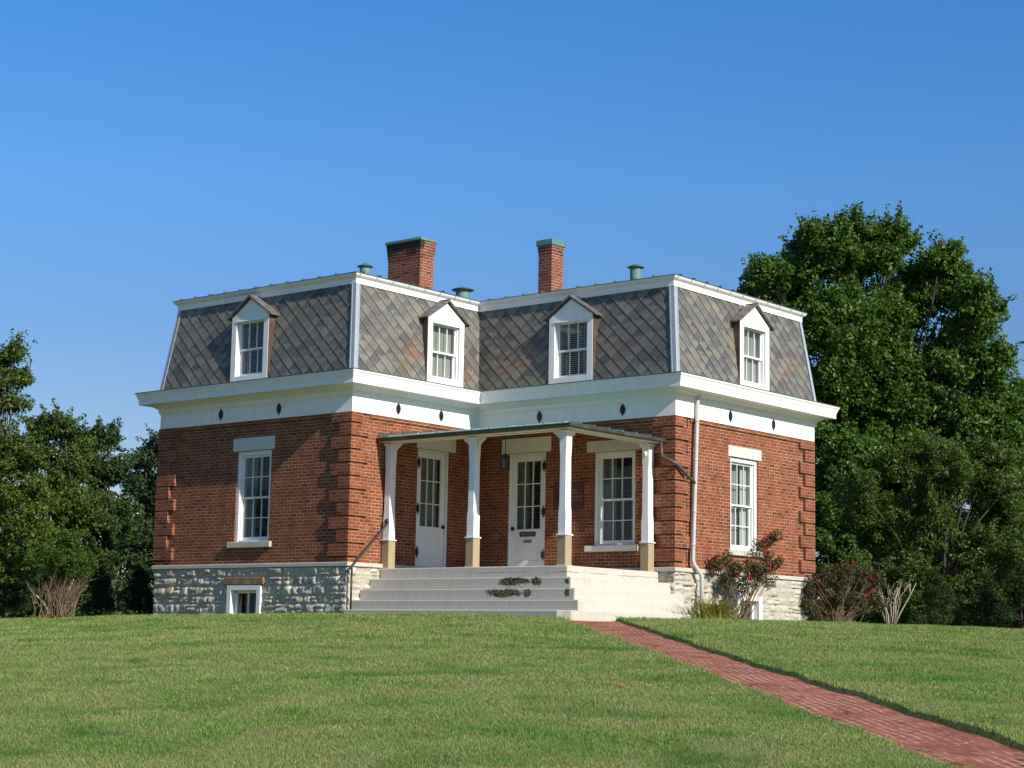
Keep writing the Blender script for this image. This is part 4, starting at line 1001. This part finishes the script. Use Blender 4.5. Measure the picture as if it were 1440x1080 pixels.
cedar((6.95, 18.05), 1.75, .75, 14000, 'feathery young cedar at the right, standing alone in front of the dark wood', 31)
cedar((6.35, 14.4), 1.3, .65, 10000, 'small rounded cedar close behind the bare pale stems on the right', 32)
cedar((5.75, 18.6), 1.5, .7, 8000, 'small dark cedar in shade between the two other right hand cedars', 33)
cedar((-9.9, -1.6), 2.0, .8, 12000, 'tall dark cedar at the far left under the oak', 34)
cedar((-12.92, 4.89), 1.3, .7, 10000, 'bushy cedar nearest to the left wall of the house', 35)
cedar((-12.4, 3.2), 1.15, .6, 8000, 'low cedar just right of the shrub with many bare stems', 36)

# far wood: one mass of foliage and thin trunks closing the view behind the named trees
def wood(name, p0, p1, n, seed):
    rr = random.Random(seed); cs, rs = [], []
    for i in range(n):
        k = rr.random(); b = Vector((p0[0]+(p1[0]-p0[0])*k, p0[1]+(p1[1]-p0[1])*k, 0)); hh = 4.2+1.1*math.sin(k*17+seed)+.7*math.sin(k*41)
        dd = rr.uniform(0, 6); p = b+Vector((F2[0]*dd, F2[1]*dd, 0))
        zb = float(gz(p.x, p.y)); cs.append((p.x, p.y, zb+rr.uniform(.2, hh))); rs.append(rr.uniform(.4, 1.0))
    return cs, rs
cs, rs = wood('w', (-4, 30.5), (34, 46), 700, 2); c2, r2 = wood('w', (-18, -30), (-26, 24), 800, 5); c3, r3 = wood('w', (-28, 22), (-2, 34), 300, 6)
rr = random.Random(9)
for (p0, p1) in (((-4, 27), (34, 41)), ((-16, -28), (-24, 22)), ((-26, 22), (-2, 30))):    # understorey down to the ground
    for i in range(420):
        k = (i+rr.random())/420; x = p0[0]+(p1[0]-p0[0])*k+rr.gauss(0, .5); y = p0[1]+(p1[1]-p0[1])*k+rr.gauss(0, .5)
        cs.append((x, y, float(gz(x, y))+rr.choice([.1, .35, .7, 1.1, 1.6]))); rs.append(rr.uniform(.35, .6))
V, F = leaves(cs+c2+c3, rs+r2+r3, 380000, .16, flat=.95)
tag(np_mesh('far_wood', V, F, M['leaf_dark']), kind='stuff', label='dark wood closing the view behind the trees on both sides of the house', cat='wood')

# shrubs
def stems(root, n, h, spread, r0, mat, seed, fork=True, curve=.3, off0=.18, name='stem'):
    rr = random.Random(seed); tips = []; mb = MB()
    for i in range(n):
        a = rr.uniform(0, 6.28); s = rr.uniform(.2, 1)*spread; hh = h*rr.uniform(.65, 1.05); b = Vector((rr.gauss(0, off0), rr.gauss(0, off0), -.06))
        tip = b+Vector((s*math.cos(a), s*math.sin(a), hh)); mid = b.lerp(tip, .5)+Vector((rr.gauss(0, .05), rr.gauss(0, .05), hh*curve*.3))
        r_ = r0*rr.uniform(.5, 1.1); mb.tube([b, b.lerp(mid, .5)+Vector((rr.gauss(0, .02), rr.gauss(0, .02), 0)), mid, tip], [r_, r_*.85, r_*.65, r_*.3], 6); tips.append(tip)
        if fork:
            for j in range(rr.randint(1, 4)):
                k = mid.lerp(tip, rr.uniform(-.3, .7)); e = k+Vector((rr.gauss(0, .16), rr.gauss(0, .16), rr.uniform(.12, .4)*h*.6)); mb.tube([k, k.lerp(e, .5)+Vector((rr.gauss(0, .02), rr.gauss(0, .02), .02)), e], [r_*.45, r_*.33, r_*.15], 5); tips.append(e)
    mb.build(name, M[mat], root); return tips
def at(x, y): return (x, y, float(gz(x, y)))
# myrtle clump left: pale forked stem plus a thicket of tan canes carrying a low crown
r1 = empty('crepe_myrtle', at(-7.2, -2.0), label='rounded shrub on many bare tan stems with a low green crown, left of the house', cat='shrub')
mb = MB(); mb.tube([(-.15,-.1,-.05),(-.17,-.1,.12),(-.28,-.2,.35),(-.50,-.38,.62),(-.62,-.48,.85)],[.034,.028,.022,.018,.010],8)
mb.tube([(-.17,-.1,.1),(-.13,-.06,.34),(-.2,-.12,.52),(-.22,-.12,.62)],[.026,.022,.018,.013],8); mb.tube([(-.13,-.06,.2),(.06,.06,.38),(.16,.14,.62),(.25,.2,.9)],[.026,.02,.016,.01],8)
mb.tube([(-.2,-.12,.4),(-.05,0,.62),(-.02,.02,.8)],[.018,.014,.008],6); mb.build('trunk', M['pale_bark'], r1, smooth=True)
g2 = stems(r1, 75, 1.15, .62, .012, 'twig', 41, off0=.2, name='cane')
o2 = [v_ for v_ in g2]
cs = [tuple(v_+Vector((0, 0, .05))) for v_ in g2 if v_.z > 1.0]; rr = random.Random(4)
for i in range(80): a = rr.uniform(0, 6.28); q = math.sqrt(rr.random())*.85; cs.append((q*math.cos(a), q*math.sin(a), 1.30+.11*rr.gauss(0, 1)+.12*(1-q)))
for i in range(12): x, y = rr.uniform(-.3, .45), rr.uniform(-.25, .35); cs += [(x+.01*j, y, 1.45+.10*j) for j in range(rr.randint(3, 6))]
V, F = leaves(cs, [rr.uniform(.05, .15) for _ in cs], 9500, .05); np_mesh('crown', V, F, M['leaf_bright'], r1)
# bare pale myrtle right
r2_ = empty('bare_shrub', at(6.9, 11.0), label='cluster of bare pale grey upright stems in front of the dark trees on the right', cat='shrub')
mb = MB(); rr = random.Random(77)
for i in range(15):
    a = rr.uniform(-1, 1); f_ = rr.uniform(-.3, .3); h_ = rr.uniform(.65, 1.12); b0 = lf(a*.08-.03, f_*.2, -.05)
    if i == 0: a, h_ = 1.25, 1.05
    if i == 1: a, h_ = -1.2, .95
    r_ = rr.uniform(.011, .024); p = [b0, lf(a*.16, f_*.4, h_*.35), lf(a*.30+rr.gauss(0, .03), f_, h_*.7), lf(a*.42+rr.gauss(0, .04), f_*1.2, h_)]
    mb.tube(p, [r_, r_*.8, r_*.6, r_*.3], 7)
    for j in range(2):
        k = p[2].lerp(p[3], rr.uniform(-.5, .6)); mb.tube([k, k+lf(rr.gauss(0, .09), rr.gauss(0, .06), rr.uniform(.12, .3))], [r_*.45, r_*.2], 5)
mb.build('stem', M['pale_bark'], r2_, smooth=True)
def rose(base, h, sx, nl, label, seed, lobes, nf, canes=26):
    rr = random.Random(seed); root = empty('rose_bush', at(*base), label=label, cat='rose bush', group='red rose bushes by the house')
    mb = MB(); cs, rs = [], []
    for (lr, f_, lh, rad) in lobes:
        c = lf(lr, f_, lh)
        for i in range(canes//4):
            b = lf(rr.gauss(0, .12), rr.gauss(0, .1), -.04); e = c+Vector((rr.gauss(0, rad*.5), rr.gauss(0, rad*.5), rr.gauss(0, rad*.45)))
            m_ = b.lerp(e, .5)+Vector((rr.gauss(0, .05), rr.gauss(0, .05), .06)); mb.tube([b, m_, e], [.011, .008, .003], 5)
        for i in range(int(14*(rad/.3)**2)+6):
            d = Vector((rr.gauss(0, 1), rr.gauss(0, 1), rr.gauss(0, 1))).normalized(); p = c+d*rad*rr.uniform(.3, 1.1); cs.append(tuple(p)); rs.append(rr.uniform(.05, .13))
    mb.build('cane', M['twig'], root)
    V, F = leaves(cs, rs, nl, .042, aspect=.6); np_mesh('leaves', V, F, M['leaf_rose'], root)
    fl = []; fr_ = []
    for i in range(nf):
        c = rr.choice(lobes); a = rr.uniform(-1, 1); p = lf(c[0]+a*c[3]*.9, c[1]-c[3]*rr.uniform(.3, .8), c[2]+c[3]*rr.uniform(.0, 1.05)); fl.append(tuple(p)); fr_.append(rr.uniform(.020, .040))
    for a_, b_ in zip(fl, fr_): V, F = leaves([a_], [b_], 26, .042, aspect=.9, upb=.3); np_mesh('flower', V, F, M['petal'], root)
rose((6.05, 5.80), 1.5, .8, 7600, 'leggy red rose bush standing in front of the right hand window', 51, [(-.55,0,1.18,.24),(-.15,0,1.22,.30),(.20,.1,1.12,.28),(.42,0,1.5,.22),(.58,0,1.72,.16),(.75,0,1.85,.10),(.72,0,1.3,.2),(.40,0,1.10,.26),(.1,0,.80,.26),(-.3,0,.9,.24),(.55,.05,.95,.22)], 20, 14)
rose((6.25, 9.72), 1.4, 1., 15000, 'wide reddish green rose bush at the far right corner of the house', 52, [(-.6,0,.95,.24),(-.65,0,.45,.24),(-.25,0,1.10,.30),(.15,0,1.18,.30),(.55,.1,1.12,.30),(.9,.1,1.0,.25),(0,0,.65,.30),(.45,0,.55,.28),(-.3,0,.4,.22),(.85,.1,.6,.25),(-.5,0,.15,.18)], 11, 34)
# fallen leaves and bark crumbs round the feet of the shrubs
cs, rs = [], []
for (x, y, q_) in ((-7.2, -2.0, .6), (6.05, 5.8, .4), (6.25, 9.72, .7), (6.9, 11.0, .35)):
    for i in range(60):
        a_ = rr.uniform(0, 6.28); d_ = q_*math.sqrt(rr.random()); cs.append((x+d_*math.cos(a_), y+d_*math.sin(a_), float(gz(x, y))+.03)); rs.append(.06)
V, F = leaves(cs, rs, 7000, .045, flat=.45, upb=1.2)
tag(np_mesh('leaf_litter', V, F, leaf_mat('dry_litter', [(.16, .08, .04), (.22, .12, .06), (.30, .18, .10), (.12, .07, .04)], .15)), kind='stuff', label='brown fallen leaves round the feet of the shrubs', cat='leaf litter')
# day lilies
def lilies(base, n, label, seed, wd=.5):
    rr = random.Random(seed); root = tag(None or bpy.data.objects.new('_', None), None) if False else None
    V = []; F = []
    for i in range(n):
        bx, by, _z = lf(rr.gauss(0, wd*.45), rr.gauss(0, .10), 0); a = rr.uniform(0, 6.28); ln_ = rr.uniform(.28, .55); wd_ = rr.uniform(.008, .014)
        d = Vector((math.cos(a), math.sin(a), 0)); sd = Vector((-d.y, d.x, 0)); b = lf(bx, by, 0); pts = []
        for k in range(6):
            t_ = k/5; p = b+d*(ln_*.95*t_**1.3)+Vector((0, 0, ln_*(1.9*t_-1.15*t_*t_))); w_ = wd_*(1-t_)**.6+.001; pts += [p-sd*w_, p+sd*w_]
        k0 = len(V); V += [tuple(p) for p in pts]
        for k in range(5): F.append([k0+2*k, k0+2*k+1, k0+2*k+3, k0+2*k+2])
    o = np_mesh('day_lily_clump', np.array(V), np.array(F), M['leaf_lily']); o.location = at(*base); tag(o, label, 'plant')
lilies((6.62, 3.95), 300, 'clump of yellowing strap leaved day lilies between the porch steps and the basement window', 61, .62)
# a dry leaf on the lawn
mb = MB(); mb.loft([[(.0, 0, .03), (.05, .03, .045), (.11, 0, .035), (.06, -.035, .03)], [(.0, 0, .033), (.05, .03, .048), (.11, 0, .038), (.06, -.035, .033)]])
lo_ = mb.build('fallen_leaf', simple('dry_leaf', (.45, .16, .05), .8, .2, 20, 0)); lo_.location = at(15.66, -11.65); tag(lo_, 'single dry orange leaf lying on the lawn left of the brick path', 'leaf')

# ------------------------------------------------------------------ grass blades
def blades(q, l, hgt, wid):
    n = len(q); x = C2[0]+F2[0]*q+R2[0]*l; y = C2[1]+F2[1]*q+R2[1]*l
    t_ = x*PN[0]+y*PN[1]; s_ = x*PD[0]+y*PD[1]
    e = .005+.02*np.sin(s_*7)+.015*np.sin(s_*17.3)
    ok = ~((t_ > T0-.015-e) & (t_ < T1+.0+e*.5) & (s_ > S0-.1) & (s_ < 34.2))
    ok &= ~((x > -A_-.03) & (x < C_+.03) & (y > B_-.03) & (y < E_+.03)) & ~((x > -A_-.03) & (x < .03) & (y > -.03) & (y < E_)) & ~((x > 0) & (x < 6.39) & (y > -.15) & (y < B_))
    x, y = x[ok], y[ok]; hgt = hgt[ok]; wid = wid[ok]; t_ = t_[ok]; n = len(x); z = gz(x, y)-.006
    hgt = hgt*(1+.6*np.exp(-((t_-T1)/.05)**2)+.6*np.exp(-((t_-T0)/.05)**2))
    a = rng.random(n)*6.283; ln = rng.normal(0, .5, n); dx, dy = np.cos(a), np.sin(a)
    la = rng.random(n)*6.283; lx, ly = np.cos(la)*ln*hgt, np.sin(la)*ln*hgt
    p0 = np.stack([x-dx*wid, y-dy*wid, z], 1); p1 = np.stack([x+dx*wid, y+dy*wid, z], 1)
    p2 = np.stack([x+lx*.45+dx*wid*.7, y+ly*.45+dy*wid*.7, z+hgt*.6], 1); p3 = np.stack([x+lx, y+ly, z+hgt], 1)
    V = np.stack([p0, p1, p2, p3], 1).reshape(-1, 3); k = np.arange(n)*4
    return V, np.concatenate([np.stack([k, k+1, k+2], 1), np.stack([k, k+2, k+3], 1)], 0)
Vl, Fl = [], []; nv = 0
for (q0, q1, dens, h_, w_) in ((9.5, 14, 4200, .030, .0024), (14, 19, 2600, .031, .0032), (19, 26, 1500, .034, .0045), (26, 34, 800, .038, .0065), (34, 43, 380, .046, .009)):
    area = (q1-q0)*(.31*(q0+q1)+2.4); n = int(area*dens)
    q = q0+(q1-q0)*rng.random(n); l = (rng.random(n)*2-1)*(.31*q+1.2)
    hh = h_*(.5+.8*rng.random(n))
    V, F = blades(q, l, hh, w_*(.6+.8*rng.random(n))); Vl.append(V); Fl.append(F+nv); nv += len(V)
for (q0, q1, dens, h_, w_) in ((6, 14, 1500, .030, .0034), (14, 19, 950, .031, .0042), (19, 26, 600, .034, .006), (26, 34, 330, .038, .009), (34, 44, 170, .046, .012)):
    n = int((q1-q0)*17*dens); q = q0+(q1-q0)*rng.random(n); sd = np.where(rng.random(n) < .5, -1, 1); l = sd*(.31*q+1.1+8.5*rng.random(n))
    V, F = blades(q, l, h_*(.5+.8*rng.random(n)), w_*(.6+.8*rng.random(n))); Vl.append(V); Fl.append(F+nv); nv += len(V)
tag(np_mesh('grass', np.concatenate(Vl), np.concatenate(Fl), M['blade']), kind='stuff', label='mown green lawn grass on the slope in front of the house', cat='grass')
print('grass blades', nv//4)
